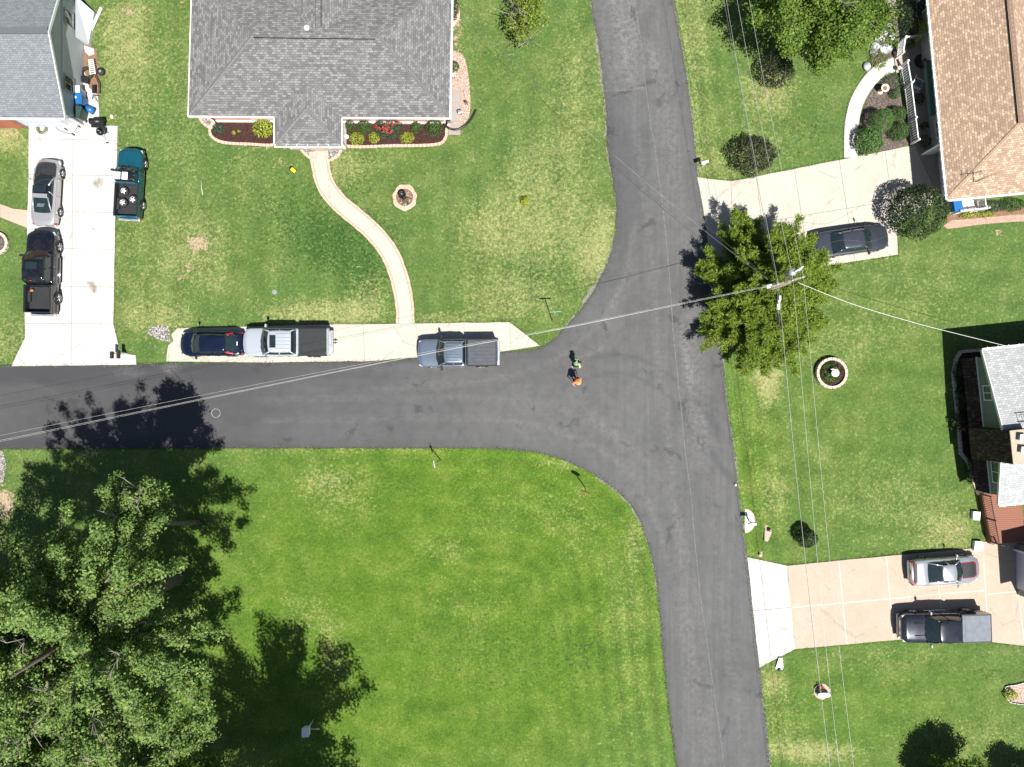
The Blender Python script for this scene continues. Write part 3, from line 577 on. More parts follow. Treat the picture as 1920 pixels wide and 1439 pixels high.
# ---- curved walks
def strip(center, width):
    P = smoothpoly(gp(center), 6); return offset_line(P, width / 2), offset_line(P, -width / 2), P
def walk(name, center, width, z, mat, label, edge=None):
    A, B, P = strip(center, width); o = slab(name, A + list(reversed(B)), z, .15, mat, dict(stain=stain), .7, label)
    if edge:
        b = MB(); n = len(A)
        for L_, s_ in ((A, 1), (B, -1)):
            O = [p + (p - q).normalized() * random.uniform(.16, .21) for p, q in zip(L_, P)]
            I = [p + (p - q).normalized() * .025 for p, q in zip(L_, P)]
            b.add([(p.x, p.y, z - .006) for p in I + O], [(i, i + 1, n + i + 1, n + i) for i in range(n - 1)])
            b.add([(p.x, p.y, z - .006) for p in O] + [(p.x, p.y, -.05) for p in O], [(i, i + 1, n + i + 1, n + i) for i in range(n - 1)])
            b.add([(p.x, p.y, z - .006) for p in I] + [(p.x, p.y, -.05) for p in I], [(i, i + 1, n + i + 1, n + i) for i in range(n - 1)])
        struct(b.build(name + '_edging', edge), 'pink brick edging of the curved walk')
    return o
walk('curved_path', [(598, 284), (601, 310), (610, 345), (634, 379), (668, 408), (704, 440), (733, 480), (751, 530), (759, 575), (760, 607)], .95, .048, M['conc_cream'], 'cream concrete path winding to the grey house', M['edging'])
walk('garden_path', [(1595, 296), (1595, 262), (1597, 230), (1606, 192), (1624, 160), (1645, 137), (1668, 125), (1690, 117)], .98, .05, M['conc_white'], 'white concrete path curving to the porch')
slab('side_path', cpoly([(-40, 375), (0, 383), (25, 392), (54, 395), (52, 428), (0, 408), (-40, 398)]), .035, .1, M['conc_tan'], dict(stain=stain), .6, 'tan path joining the left driveway')
b = MB(); b.box(G(598, 279, .06), (1.02, .34, .22)); struct(b.build('entry_step', M['paver']), 'small brick entry step')

# ---- planting beds
def bed(label, poly, fill, edge=None, hgt=.09, ew=.2, cat='garden bed', closed=True, bz=.03, name='garden_bed', gap=True, extra=None):
    P = smoothpoly(gp(poly), 5, True) if closed else gp(poly); c = sum(P, Vector()) / len(P); t = thing(name, label, cat, Vector((c.x, c.y, 0)))
    b = MB(); b.prism(P, -.05, bz); b.build('mulch' if fill in (M['mulch'], M['mulch_grey']) else 'bed_fill', fill, t, True)
    if edge:
        b = MB(); seglen = .27; path = P + [P[0]]; L_ = [0]
        for a, b2 in zip(path[:-1], path[1:]): L_.append(L_[-1] + (b2 - a).length)
        k = int(L_[-1] / seglen)
        for i in range(k):
            s_ = (i + .5) * L_[-1] / k; j = max(x for x in range(len(L_) - 1) if L_[x] <= s_); f = (s_ - L_[j]) / max(1e-6, L_[j + 1] - L_[j]); p = path[j].lerp(path[j + 1], f); d = path[j + 1] - path[j]
            b.box((p.x, p.y, hgt / 2 - .02 + random.uniform(-.008, .008)), (seglen * .93, ew * random.uniform(.92, 1.08), hgt + .04), math.atan2(d.y, d.x) + random.uniform(-.03, .03))
        b.build('edging', edge, t, True, .012)
    return t
bed('dark mulch bed with scalloped pink edging left of the front porch of the grey house', [(398, 236), (408, 228), (460, 222), (520, 222), (520, 269), (470, 271), (420, 268), (399, 258), (394, 246)], M['mulch'], M['edging'])
bed('dark mulch bed with pink edging right of the front porch of the grey house', [(641, 225), (700, 222), (830, 224), (837, 245), (834, 262), (815, 272), (740, 274), (641, 272)], M['mulch'], M['edging'])
bed('half-round rock bed left of the entry step', [(568, 272), (592, 272), (592, 300), (578, 294), (566, 282)], M['gravel_grey'], M['edging'])
bed('half-round rock bed right of the entry step', [(612, 272), (638, 272), (637, 288), (626, 298), (613, 300)], M['gravel_grey'], M['edging'])
bed('pink gravel bed along the right wall of the grey house', [(834, 95), (852, 96), (868, 104), (876, 128), (880, 160), (882, 195), (878, 222), (862, 238), (846, 240), (834, 238)], M['gravel_pink'], None)
bed('small pink edged bed behind the left corner of the grey house', [(376, 220), (392, 222), (404, 234), (396, 240), (382, 232)], M['gravel_grey'], M['edging'])
bed('small pebble bed with boulders by the top right eave of the grey house', [(838, 0), (852, 6), (860, 24), (856, 42), (840, 46)], M['gravel_pink'], M['edging'], .12)
b = MB(); b.box(G(852, 200, .03), (.78, 2.3, .12)); b.box(G(852, 243, .03), (.86, .8, .08)); struct(b.build('brown_patio_slab', M['porch_floor']), 'brown slab beside the grey house')
bed('grey-brown mulch bed between the white garden path and the porch railing', [(1610, 290), (1608, 262), (1613, 232), (1620, 200), (1634, 170), (1655, 148), (1680, 140), (1688, 175), (1700, 230), (1708, 270), (1660, 284)], M['mulch_grey'], None, closed=False)
bed('stony bed with flagstones under the maple near the porch', [(1634, 98), (1645, 80), (1662, 62), (1668, 35), (1700, 20), (1722, 60), (1695, 96), (1672, 112), (1650, 122), (1632, 128)], M['mulch_grey'], None)
bed('narrow planting bed with shrubs against the brown shake skirt of the green house', [(1792, 672), (1800, 660), (1850, 656), (1850, 930), (1832, 925), (1822, 900), (1815, 868), (1800, 850), (1796, 800), (1790, 740), (1786, 700)], M['mulch'], M['edging_pale'], .18, .22, closed=False)
bed('pebble border with brick path below the tan roof', [(1775, 405), (1800, 396), (1930, 388), (1930, 402), (1840, 412), (1776, 424)], M['soil'], None, closed=False)
slab('brick_path', cpoly([(1768, 424), (1784, 414), (1850, 408), (1940, 400), (1940, 414), (1850, 420), (1776, 430)]), .046, .1, M['paver'], None, 1, 'pink paver path below the tan roof')
bed('small bed with dark edging and a shrub at the right border of the lawn', [(1884, 1302), (1884, 1288), (1900, 1284), (1940, 1280), (1940, 1318), (1900, 1318), (1888, 1312)], M['gravel_pink'], M['steel'], .14, .05)
slab('pebble_patch', cpoly([(290, 612), (318, 612), (320, 640), (296, 640), (278, 628)], .12), .012, .05, M['gravel_grey'], None, 1, 'bare stony patch')
b = MB(); p = [G(0, 690), G(-40, 690), G(-40, 720)]; 
b = MB(); pz = gp([(-30, 846), (5, 846), (12, 870), (6, 905), (-30, 905)]); b.prism(pz, -.02, .012); struct(b.build('gravel_patch', M['gravel_grey']), 'strip of pale gravel at the left border')

# ================================================================== VEHICLES
def car_body(b, L, W, st, nose_r=.35, tail_r=.2, tumble=.04, z0=.28, flat=False, n=44):
    """st: list of (x fraction 0 nose..1 tail, shoulder height, centre height, width factor)"""
    xs_ = np.linspace(0, 1, n); xs_ = .5 - .5 * np.cos(np.pi * xs_) * (1 - .25) - (.5 - xs_) * .25; xs_ = np.clip(xs_, 0, 1)
    sx = [s_[0] for s_ in st]; rows = []
    for u in xs_:
        zs = float(np.interp(u, sx, [s_[1] for s_ in st])); zc = float(np.interp(u, sx, [s_[2] for s_ in st])); wf = float(np.interp(u, sx, [s_[3] for s_ in st]))
        d = u * L; f = 1.0
        if d < nose_r: f = 1 - (1 - math.sqrt(max(0, 1 - (1 - d / nose_r) ** 2))) * .34
        e = (1 - u) * L
        if e < tail_r: f = min(f, 1 - (1 - math.sqrt(max(0, 1 - (1 - e / tail_r) ** 2))) * .22)
        w2 = W / 2 * wf * f; x = L / 2 - d
        prof = [(w2 * .90, z0), (w2 * .985, z0 + .12), (w2, z0 + (zs - z0) * .5), (w2 * .995, zs - .12), (w2 * (1 - tumble), zs - .015), (w2 * (1 - tumble) - .05, zs + .012), (w2 * .66, zs + (zc - zs) * .75), (w2 * .33, zc), (0, zc + (0 if flat else .004))]
        rows.append([(x, y, z) for y, z in prof] + [(x, -y, z) for y, z in prof[-2::-1]])
    # bow of the nose: centre pushed forward
    for r_ in rows:
        for k, (x, y, z) in enumerate(r_):
            d = L / 2 - x; bow = max(0, 1 - d / 1.0) * .13 * (1 - (y / (W / 2)) ** 2); bt = max(0, 1 - (x + L / 2) / .8) * .07 * (1 - (y / (W / 2)) ** 2); r_[k] = (x + bow - bt, y, z)
    m = len(rows[0]); vs = [v for r_ in rows for v in r_]
    b.add(vs, [(i * m + k, i * m + k + 1, (i + 1) * m + k + 1, (i + 1) * m + k) for i in range(n - 1) for k in range(m - 1)], smooth=True)
    b.add(rows[0], [tuple(range(m))]); b.add(rows[-1], [tuple(range(m))[::-1]])
    b.add(vs, [(i * m, (i + 1) * m, (i + 1) * m + m - 1, i * m + m - 1) for i in range(n - 1)])
def ring(x0, x1, w_, z, bow0, bow1, wn=None, nf=7, ns=6):
    """closed ring, x0 front, x1 rear, starting front-left"""
    wn = wn or (w_, w_); out = []
    for k in range(nf):
        t = 1 - 2 * k / (nf - 1); out.append(Vector((x0 + bow0 * (1 - t * t), t * wn[0], z)))
    for k in range(1, ns):
        t = k / ns; out.append(Vector((x0 + (x1 - x0) * t, -(wn[0] + (wn[1] - wn[0]) * t) - .03 * math.sin(math.pi * t), z)))
    for k in range(nf):
        t = -1 + 2 * k / (nf - 1); out.append(Vector((x1 - bow1 * (1 - t * t), t * wn[1], z)))
    for k in range(1, ns):
        t = 1 - k / ns; out.append(Vector((x0 + (x1 - x0) * t, (wn[0] + (wn[1] - wn[0]) * t) + .03 * math.sin(math.pi * t), z)))
    return out
def vehicle(name, label, cat, at, head, L, W, roofz, paintm, st, wsb, wst, rrt, rrb, wb=.80, wr=.66, zbelt=1.0, kind='car', roofm=None, wheel_r=.33, fx=.19, rx=.80, rim=True, glassm=None, bed=None, nose_r=.35, tail_r=.2, split_win=.5, doors=(.48, .62), flare=False, mirror=None, group='parked cars', rim_style=5, hoodm=None):
    t = thing(name, label, cat, Vector((at.x, at.y, .04)), R(head), group); gl = glassm or M['glass']; roofm = roofm or paintm
    X = lambda u: L / 2 - u * L
    b = MB(); car_body(b, L, W, st, nose_r, tail_r); b.build('body', paintm, t)
    wbm = W / 2 * wb; wrm = W / 2 * wr
    lo = ring(X(wsb), X(rrb), 0, zbelt, .16, .10 if kind == 'car' else .02, (wbm * .97, wbm * (.9 if kind == 'car' else .97))); hi = ring(X(wst), X(rrt), 0, roofz - .03, .10, .07 if kind == 'car' else .01, (wrm, wrm * (.94 if kind == 'car' else 1)))
    nr = len(lo); nf = 7; ns = 6
    md = [a.lerp(c_, .55) + Vector((0, 0, .03)) + Vector(((a - lo[(k + nr // 2) % nr]).x * .006, (a - lo[(k + nr // 2) % nr]).y * .012, 0)) for k, (a, c_) in enumerate(zip(lo, hi))]
    def band(idx, push=0.0, tr=(0., 1.)):
        b = MB(); vs = []
        for i in idx:
            a, m_, c_ = lo[i % nr], md[i % nr], hi[i % nr]; o = Vector((a.x - (X(wsb) + X(rrb)) / 2, a.y * 2, 0)).normalized() * push + Vector((0, 0, push * .4))
            vs += [a.lerp(m_, tr[0]) + o, m_ + o, m_.lerp(c_, tr[1]) + o]
        k = len(idx); b.add(vs, [(3 * i + j, 3 * (i + 1) + j, 3 * (i + 1) + j + 1, 3 * i + j + 1) for i in range(k - 1) for j in range(2)], smooth=True); return b
    band(list(range(nr)) + [0], -.035).build('cabin', M['grille_black'], t)
    fi = list(range(0, nf)); ri = list(range(nf - 1, nf + ns)); bi = list(range(nf + ns - 1, nf + ns + nf - 1)); li = list(range(nf + ns + nf - 2, nr + 1))
    band(fi, .0).build('windshield', gl, t); band(bi, 0).build('rear_window', gl, t); band(ri, 0).build('side_windows', gl, t); band(li, 0).build('side_windows', gl, t)
    b = MB()
    for i in (0, nf - 1, nf + ns - 1, nf + ns + nf - 2): b.tube([lo[i] + Vector((0, 0, -.02)), md[i], hi[i]], [.055, .045, .05], 6)
    for i in (nf - 1 + int(ns * split_win), nr - int(ns * split_win)):
        b.tube([lo[i % nr], md[i % nr] + Vector((0, .005 * (1 if lo[i % nr].y > 0 else -1), 0)), hi[i % nr]], [.04, .04, .04], 5)
    b.build_each('pillar', paintm, t)
    # roof panel, crowned and rounded
    c = sum(hi, Vector()) / nr; b = MB(); rr_ = [[p + (p - c) * .02 + Vector((0, 0, -.02)) for p in hi], [p + Vector((0, 0, .028)) for p in hi], [c + (p - c) * .88 + Vector((0, 0, .052)) for p in hi], [c + (p - c) * .5 + Vector((0, 0, .075)) for p in hi], [c + Vector((0, 0, .08))] * nr]
    vs = [p for r_ in rr_ for p in r_]; b.add(vs, [(j * nr + i, j * nr + (i + 1) % nr, (j + 1) * nr + (i + 1) % nr, (j + 1) * nr + i) for j in range(4) for i in range(nr)], smooth=True); b.build('roof', roofm, t)
    # wipers
    b = MB()
    for y0 in (.35, -.15): b.tube([Vector((X(wsb) + .15, wbm * y0, zbelt + .035)), Vector((X(wsb) + .02, wbm * (y0 + .45), zbelt + .12))], .012, 5)
    b.build_each('wiper', M['black'], t)
    # wheels
    for x in (X(fx), X(rx)):
        for s_ in (1, -1):
            y = s_ * (W / 2 - .085); b = MB(); prof = [(wheel_r - .13, -.11), (wheel_r - .02, -.11), (wheel_r, -.07), (wheel_r, .07), (wheel_r - .02, .11), (wheel_r - .13, .11)]
            vs = [Vector((x + r_ * math.cos(k * math.pi / 14), y + z * s_, wheel_r + r_ * math.sin(k * math.pi / 14))) for r_, z in prof for k in range(28)]
            b.add(vs, [(i * 28 + k, i * 28 + (k + 1) % 28, (i + 1) * 28 + (k + 1) % 28, (i + 1) * 28 + k) for i in range(5) for k in range(28)], smooth=True); wh = b.build('wheel', M['rubber'], t)
            b = MB(); rr2 = wheel_r - .125
            vs = [Vector((x + rr2 * math.cos(k * math.pi / 14), y + .055 * s_, wheel_r + rr2 * math.sin(k * math.pi / 14))) for k in range(28)]; b.add(vs + [Vector((x, y + .04 * s_, wheel_r))], [(k, (k + 1) % 28, 28) for k in range(28)]); b.build('brake_disc', M['grille_black'], wh)
            b = MB(); b.torus((x, y + .09 * s_, wheel_r), rr2, .02, 28, 6, 'Y')
            for k in range(rim_style):
                a = 2 * math.pi * k / rim_style + .3; p = Vector((x + rr2 * math.cos(a), y + .095 * s_, wheel_r + rr2 * math.sin(a))); b.tube([Vector((x, y + .10 * s_, wheel_r)), p], [.05, .03], 5)
            b.tube([Vector((x, y + .06 * s_, wheel_r)), Vector((x, y + .12 * s_, wheel_r))], .055, 10); b.build('rim', M['alloy'], wh)
    # arches
    b = MB()
    for x in (X(fx), X(rx)):
        for s_ in (1, -1):
            b.tube([Vector((x + (wheel_r + .06) * math.cos(a), s_ * (W / 2 - .005), wheel_r + .02 + (wheel_r + .06) * math.sin(a))) for a in np.linspace(-.25, math.pi + .25, 13)], .035 if flare else .022, 6)
    b.build_each('wheel_arch', M['black'] if (flare or kind != 'car') else paintm, t)
    # lamps, bumpers, grille
    fz = st[0][1]
    for s_ in (1, -1):
        b = MB(); b.box((L / 2 - .12, s_ * W * .385, fz - .06), (.26, W * .17, .13), -s_ * .25); b.build('headlight', M['lamp_glass'], t, False, .03)
        b = MB(); zt = st[-1][1]; b.box((-L / 2 + .075, s_ * W * .42, zt - (.16 if kind == 'car' else .22)), (.17, W * .12 if kind == 'car' else .12, .15 if kind == 'car' else .32), s_ * .2); b.build('taillight', M['tail_red'], t, False, .02)
        b = MB(); xm = X(wsb) - .28; b.tube([Vector((xm, s_ * wbm, zbelt + .04)), Vector((xm + .02, s_ * (W / 2 + .1), zbelt + .08))], .03, 6); b.box((xm + .02, s_ * (W / 2 + .14), zbelt + .1), (.12, .2 if kind == 'car' else .22, .15 if kind == 'car' else .26), s_ * .12); b.build('mirror', mirror or M['black'], t, False, .03)
        b = MB()
        for u in doors: b.box((X(u), s_ * (W / 2 + .004), zbelt - .17), (.15, .03, .03))
        b.build_each('door_handle', paintm if kind == 'car' else M['chrome'], t)
        b = MB()
        for u in (wsb + .02, (wsb + rrb) / 2, rrb): b.box((X(u), s_ * (W / 2 + .0), (zbelt + .35) / 2), (.012, .014, zbelt - .42))
        b.build_each('door_seam', M['grille_black'], t)
    b = MB(); b.box((L / 2 + .03, 0, fz - .2), (.14, W * .5, .2)); b.build('grille', M['chrome'] if kind == 'truck_chrome' else M['grille_black'], t, False, .03)
    b = MB(); b.box((L / 2 + .02, 0, .42), (.2, W * .86, .2)); b.build('front_bumper', paintm if kind == 'car' else M['steel'], t, False, .05)
    b = MB(); b.box((-L / 2 - (.0 if kind == 'car' else .06), 0, .5), (.16 if kind == 'car' else .24, W * .88, .2)); b.build('rear_bumper', paintm if kind == 'car' else M['steel'], t, False, .05)
    b = MB(); b.box((-L / 2 - .1 - (0 if kind == 'car' else .06), 0, .62), (.02, .31, .15)); b.build('licence_plate', M['offwhite'], t)
    return t, X
def cargo(t, X, L, W, u0, z0, zt, m, liner, wf=.97, cover=None, ribs=14):
    x0, x1 = X(u0), -L / 2 + .02; w2 = W / 2 * wf
    b = MB(); th = .07; cx = (x0 + x1) / 2; lx = x0 - x1
    for s_ in (1, -1): b.box((cx, s_ * (w2 - th / 2), (z0 + zt) / 2), (lx, th, zt - z0))
    b.box((x0 - th / 2, 0, (z0 + zt) / 2), (th, 2 * w2 - 2 * th, zt - z0 - .004)); b.build('cargo_bed', m, t, False, .015)
    b = MB(); b.box((x1 + th / 2, 0, (z0 + zt) / 2 - .003), (th, 2 * w2 - 2 * th, zt - z0)); b.build('tailgate', m, t, False, .015)
    b = MB()
    for s_ in (1, -1): b.box((cx, s_ * (w2 - th / 2), zt + .008), (lx - .03, th + .01, .016))
    b.build_each('bed_rail', M['black'], t)
    if cover:
        b = MB(); b.box((cx, 0, zt - .012), (lx - 2 * th, 2 * w2 - 2 * th - .004, .03))
        for k in range(ribs):
            if cover[1] == 'x': b.box((x1 + th + (k + .5) * (lx - 2 * th) / ribs, 0, zt + .008), ((lx - 2 * th) / ribs * .82, 2 * w2 - 2 * th - .05, .018))
            else: b.box((cx, -w2 + th + (k + .5) * (2 * w2 - 2 * th) / ribs, zt + .008), (lx - 2 * th - .05, (2 * w2 - 2 * th) / ribs * .8, .022))
        b.build('tonneau_cover', cover[0], t, False, .006)
    else:
        b = MB(); b.box((cx, 0, z0 + .03), (lx - 2 * th, 2 * w2 - 2 * th, .04))
        for k in range(ribs): b.box((cx, -w2 + th + .08 + k * (2 * w2 - 2 * th - .16) / (ribs - 1), z0 + .058), (lx - 2 * th - .04, .045, .024))
        for s_ in (1, -1): b.box((cx, s_ * (w2 - th - .012), (z0 + zt) / 2), (lx - 2 * th - .01, .02, zt - z0 - .05)); b.box(((X(u0) if False else X(.8 if L < 5.2 else .79)), s_ * (w2 - th - .1), z0 + .14), (.8, .2, .22))
        b.build('bed_liner', liner, t, False, .01)
P = {}
P['silver'] = paint('silver_car_paint', (.42, .42, .42), .55, .28); P['dgrey'] = paint('dark_grey_hood_paint', (.035, .036, .038), .4, .4)
P['black'] = paint('black_car_paint', (.006, .007, .010), .2, .12, .05); P['teal'] = paint('teal_car_paint', (.004, .085, .125), .4, .25, .04)
P['navy'] = paint('navy_car_paint', (.003, .007, .024), .3, .2, .02); P['pale'] = paint('pale_silver_paint', (.45, .49, .53), .4, .28, .04)
P['blueg'] = paint('blue_grey_paint', (.19, .235, .29), .6, .25, .05); P['slate'] = paint('slate_paint', (.06, .068, .085), .6, .26, .06)
P['must'] = paint('cool_silver_paint', (.38, .40, .42), .6, .25, .03); P['ink'] = paint('ink_blue_black_paint', (.018, .023, .032), .5, .16, .06)
P['bluebed'] = plain('faded_blue_grey_trim', (.16, .19, .23), .5)
M['cover_black'] = plain('black_vinyl_cover', (.018, .020, .022), .55); M['cover_grey'] = plain('grey_vinyl_cover', (.12, .135, .155), .65); M['cover_slate'] = plain('dark_slat_cover', (.045, .052, .060), .5)
car_st = lambda zh, zb, zd: [(0, .55, .60, .93), (.05, .66, .72, .97), (.15, zh - .06, zh, 1), (.30, zb - .04, zb + .02, 1), (.5, zb, zb + .02, 1), (.75, zb, zb + .02, 1), (.84, zd, zd + .03, .99), (.95, zd - .04, zd, .96), (1, zd - .12, zd - .08, .93)]
tr_st = lambda zh, zb, ub, zbed: [(0, zh - .22, zh - .18, .95), (.04, zh - .1, zh - .03, .985), (.14, zh - .05, zh + .03, 1), (.27, zb - .05, zb + .02, 1), (ub - .01, zb, zb + .02, 1), (ub, zbed, zbed, .97), (1, zbed, zbed, .97)]
# 1 silver coupe with dark hood, nose north
t, X = vehicle('silver_coupe', 'silver two-door hatchback coupe with darkened hood on the left driveway behind the black pickup', 'car', G(85, 361, .8), 87, 4.55, 1.76, 1.30, P['silver'], car_st(.82, .92, .92), .26, .42, .60, .84, .80, .62, .90, fx=.17, rx=.78, roofm=P['black'], split_win=.6, nose_r=.6, tail_r=.5, doors=(.55,), mirror=P['silver'])
b = MB(); hp = [Vector((X(.045) , 0, 0)), Vector((X(.07), .5, 0)), Vector((X(.15), .70, 0)), Vector((X(.265), .73, 0))]; rows = []
for u in np.linspace(.05, .262, 9):
    zs = float(np.interp(u, [.05, .15, .3], [.66, .76, .88])); zc = float(np.interp(u, [.05, .15, .3], [.72, .82, .94])); hw = float(np.interp(u, [.05, .09, .262], [.55, .70, .76])); bw = max(0, 1 - u * 4.55) * .13
    rows.append([Vector((X(u) + bw * (1 - (y / .88) ** 2) + (.15 * (1 - (y / .76) ** 2) if u > .25 else 0), y, (zs + .012 + (zc - zs) * min(1, (1 - abs(y) / .84) * 1.6)) + .022)) for y in np.linspace(-hw, hw, 9)])
b.add([v for r_ in rows for v in r_], [(i * 9 + k, i * 9 + k + 1, (i + 1) * 9 + k + 1, (i + 1) * 9 + k) for i in range(8) for k in range(8)], smooth=True); b.build('hood', P['dgrey'], t)
b = MB(); b.box((X(.585), 0, 1.352), (.30, 1.06, .03)); b.build('roof_band', P['silver'], t, False, .012)
b = MB(); b.box((X(.475), 0, 1.375), (.50, .92, .02)); b.build('glass_sunroof', M['glass'], t, False, .008)
b = MB(); b.box((X(.70), -.02, 1.03 + .14), (.5, .5, .01), 0, Matrix.Rotation(.35, 3, 'Y')); b.build('parcel_shelf', M['cover_grey'], t)
# 2 black pickup
t, X = vehicle('black_pickup', 'black crew-cab pickup with open bed at the road end of the left driveway', 'pickup truck', G(74, 511, 1.1), 89, 5.75, 1.98, 1.86, P['black'], tr_st(1.12, 1.18, .655, .72), .255, .37, .60, .635, .88, .70, 1.18, 'truck', wheel_r=.40, fx=.165, rx=.80, split_win=.5, doors=(.43, .57), flare=True, rim_style=6)
cargo(t, X, 5.75, 1.98, .655, .70, 1.27, P['black'], M['cover_black'])
b = MB(); b.box((X(.44), 0, 1.945), (.5, .85, .012)); b.build('sunroof', M['glass'], t); b = MB(); b.tube([Vector((X(.62), 0, 1.84)), Vector((X(.62), .25, 1.84))], .03, 6); b.build('brake_light', M['tail_red'], t)
b = MB(); b.tube([Vector((X(.30), -1.0, .38)), Vector((X(.62), -1.0, .38))], .045, 8); b.build('running_board', M['chrome'], t); b = MB(); b.tube([Vector((X(.30), 1.0, .38)), Vector((X(.62), 1.0, .38))], .045, 8); b.build('running_board', M['chrome'], t)
o = MB(); c_ = frame(t) @ Vector((X(.72), .62, .86)); o.blob((c_.x, c_.y, .95), (.14, .11, .09), 10, 6, .1); tag(o.build('cloth_bundle', M['terracotta']), 'crumpled orange cloth in the bed of the black pickup', 'cloth')
# 3 teal pickup
t, X = vehicle('teal_pickup', 'teal regular-cab pickup with three loose wheels in its open bed beside the left driveway', 'pickup truck', G(240, 344, 1.0), 87, 4.80, 1.74, 1.56, P['teal'], tr_st(1.0, 1.06, .50, .66), .27, .36, .47, .495, .88, .72, 1.05, 'truck', wheel_r=.36, fx=.17, rx=.79, split_win=.55, doors=(.42,), roofm=P['black'], flare=False)
cargo(t, X, 4.80, 1.74, .50, .64, 1.12, P['teal'], M['cover_black'], ribs=12)
b = MB(); b.box((X(.43), .40, 1.648), (.5, .42, .006)); b.box((X(.43), -.12, 1.65), (.52, .40, .006)); b.build_each('peeled_roof_paint', M['white'], t)
b = MB(); b.box((X(.503), 0, 1.2), (.03, 1.3, .3)); b.build('rear_guard', M['chrome'], t)
for k, (ux, uy) in enumerate(((.615, .30), (.735, -.37), (.785, .32))):
    c_ = frame(t) @ Vector((X(ux), uy, .76)); w_ = thing('loose_wheel', ['loose alloy wheel in the teal pickup bed nearest the cab', 'loose alloy wheel in the teal pickup bed on the right beside the other two', 'loose alloy wheel in the teal pickup bed nearest the tailgate'][k], 'wheel', c_, 0, 'loose wheels in the teal pickup bed')
    b = MB(); b.lathe((0, 0, .1), [(.20, -.09), (.29, -.10), (.325, -.06), (.325, .06), (.29, .10), (.20, .09)], 28); b.build('tyre', M['rubber'], w_)
    b = MB(); b.torus((0, 0, .16), .205, .02, 28, 6); b.cyl((0, 0, .12), .06, .06)
    for q in range(5): a = q * 1.2566 + k; b.tube([Vector((0, 0, .16)), Vector((.2 * math.cos(a), .2 * math.sin(a), .17))], [.055, .045], 5)
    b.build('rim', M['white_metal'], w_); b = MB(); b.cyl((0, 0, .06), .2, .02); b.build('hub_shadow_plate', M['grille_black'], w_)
# 4 navy hatchback
t, X = vehicle('navy_hatchback', 'dark navy compact hatchback parked first on the long pad, left of the pale silver pickup', 'car', G(397, 645, .8), 180, 4.30, 1.74, 1.47, P['navy'], [(0, .58, .63, .93), (.06, .72, .79, .97), (.20, .88, .93, 1), (.3, .96, .99, 1), (.6, 1, 1.02, 1), (.88, 1.02, 1.04, .99), (.96, .95, .97, .95), (1, .80, .82, .92)], .215, .37, .77, .93, .84, .66, .97, nose_r=.5, tail_r=.35, fx=.18, rx=.80, doors=(.45, .62))
for s_ in (1, -1):
    b = MB(); b.add([(X(.775), s_ * .66, 1.40), (X(.89), s_ * .76, 1.16), (X(.895), s_ * .66, 1.18), (X(.79), s_ * .57, 1.42)], [(0, 1, 2, 3)]); o = b.build('tall_taillight', M['tail_red'], t, fix=False); md = o.modifiers.new('s', 'SOLIDIFY'); md.thickness = .06; md.offset = 0
b = MB(); b.box((X(.945), -.0, 1.06), (.05, .28, .02)); b.build('badge', M['white'], t)
# 5 pale silver pickup with black tonneau and sunroof
t, X = vehicle('pale_silver_pickup', 'pale silver crew-cab pickup with sunroof and black rolled bed cover, parked behind the navy hatchback', 'pickup truck', G(537, 642, 1.15), 180, 5.95, 2.02, 1.93, P['pale'], tr_st(1.14, 1.22, .655, .8), .225, .335, .59, .62, .90, .72, 1.20, 'truck', wheel_r=.41, fx=.165, rx=.80, split_win=.5, doors=(.40, .53), mirror=P['pale'])
cargo(t, X, 5.95, 2.02, .64, .80, 1.33, P['pale'], M['cover_black'], .97, (M['cover_black'], 'y'), 22)
b = MB(); b.box((X(.385), 0, 2.01), (.42, .86, .014)); b.build('sunroof', M['glass'], t)
b = MB()
for k in range(5): b.box((X(.50), -.5 + k * .25, 2.0), (1.0, .035, .02))
b.build_each('roof_rib', P['pale'], t); b = MB(); b.box((-5.95 / 2 - .3, 0, .5), (.34, .06, .06)); b.tube([Vector((-3.3, -.1, .56)), Vector((-3.3, .1, .56))], .025, 6); b.build('tow_hitch', M['black'], t)
# 6 blue grey pickup on the road edge
t, X = vehicle('blue_grey_pickup', 'blue-grey crew-cab pickup with grey ribbed bed cover, parked half on the road under the cables', 'pickup truck', G(859, 662, 1.1), 180.5, 5.50, 1.96, 1.84, P['blueg'], tr_st(1.08, 1.16, .60, .78), .245, .345, .565, .59, .90, .72, 1.15, 'truck', wheel_r=.40, fx=.17, rx=.80, split_win=.5, doors=(.41, .54), mirror=M['black'])
cargo(t, X, 5.50, 1.96, .615, .78, 1.28, M['black'], M['cover_black'], .97, (M['cover_slate'], 'y'), 7)
b = MB()
for k in range(7): b.box((X(.455), -.57 + k * .19, 1.915), (1.0, .05, .022))
b.build_each('roof_rib', P['blueg'], t)
# 7 slate sedan
t, X = vehicle('slate_sedan', 'slate blue-grey sedan with its tail under the cedar and nose by the round evergreen', 'car', G(1597, 452, .85), 8.5, 5.15, 1.86, 1.43, P['slate'], car_st(.90, .98, .98), .265, .39, .66, .80, .84, .64, .97, fx=.18, rx=.79, nose_r=.5, tail_r=.35, doors=(.5, .66))
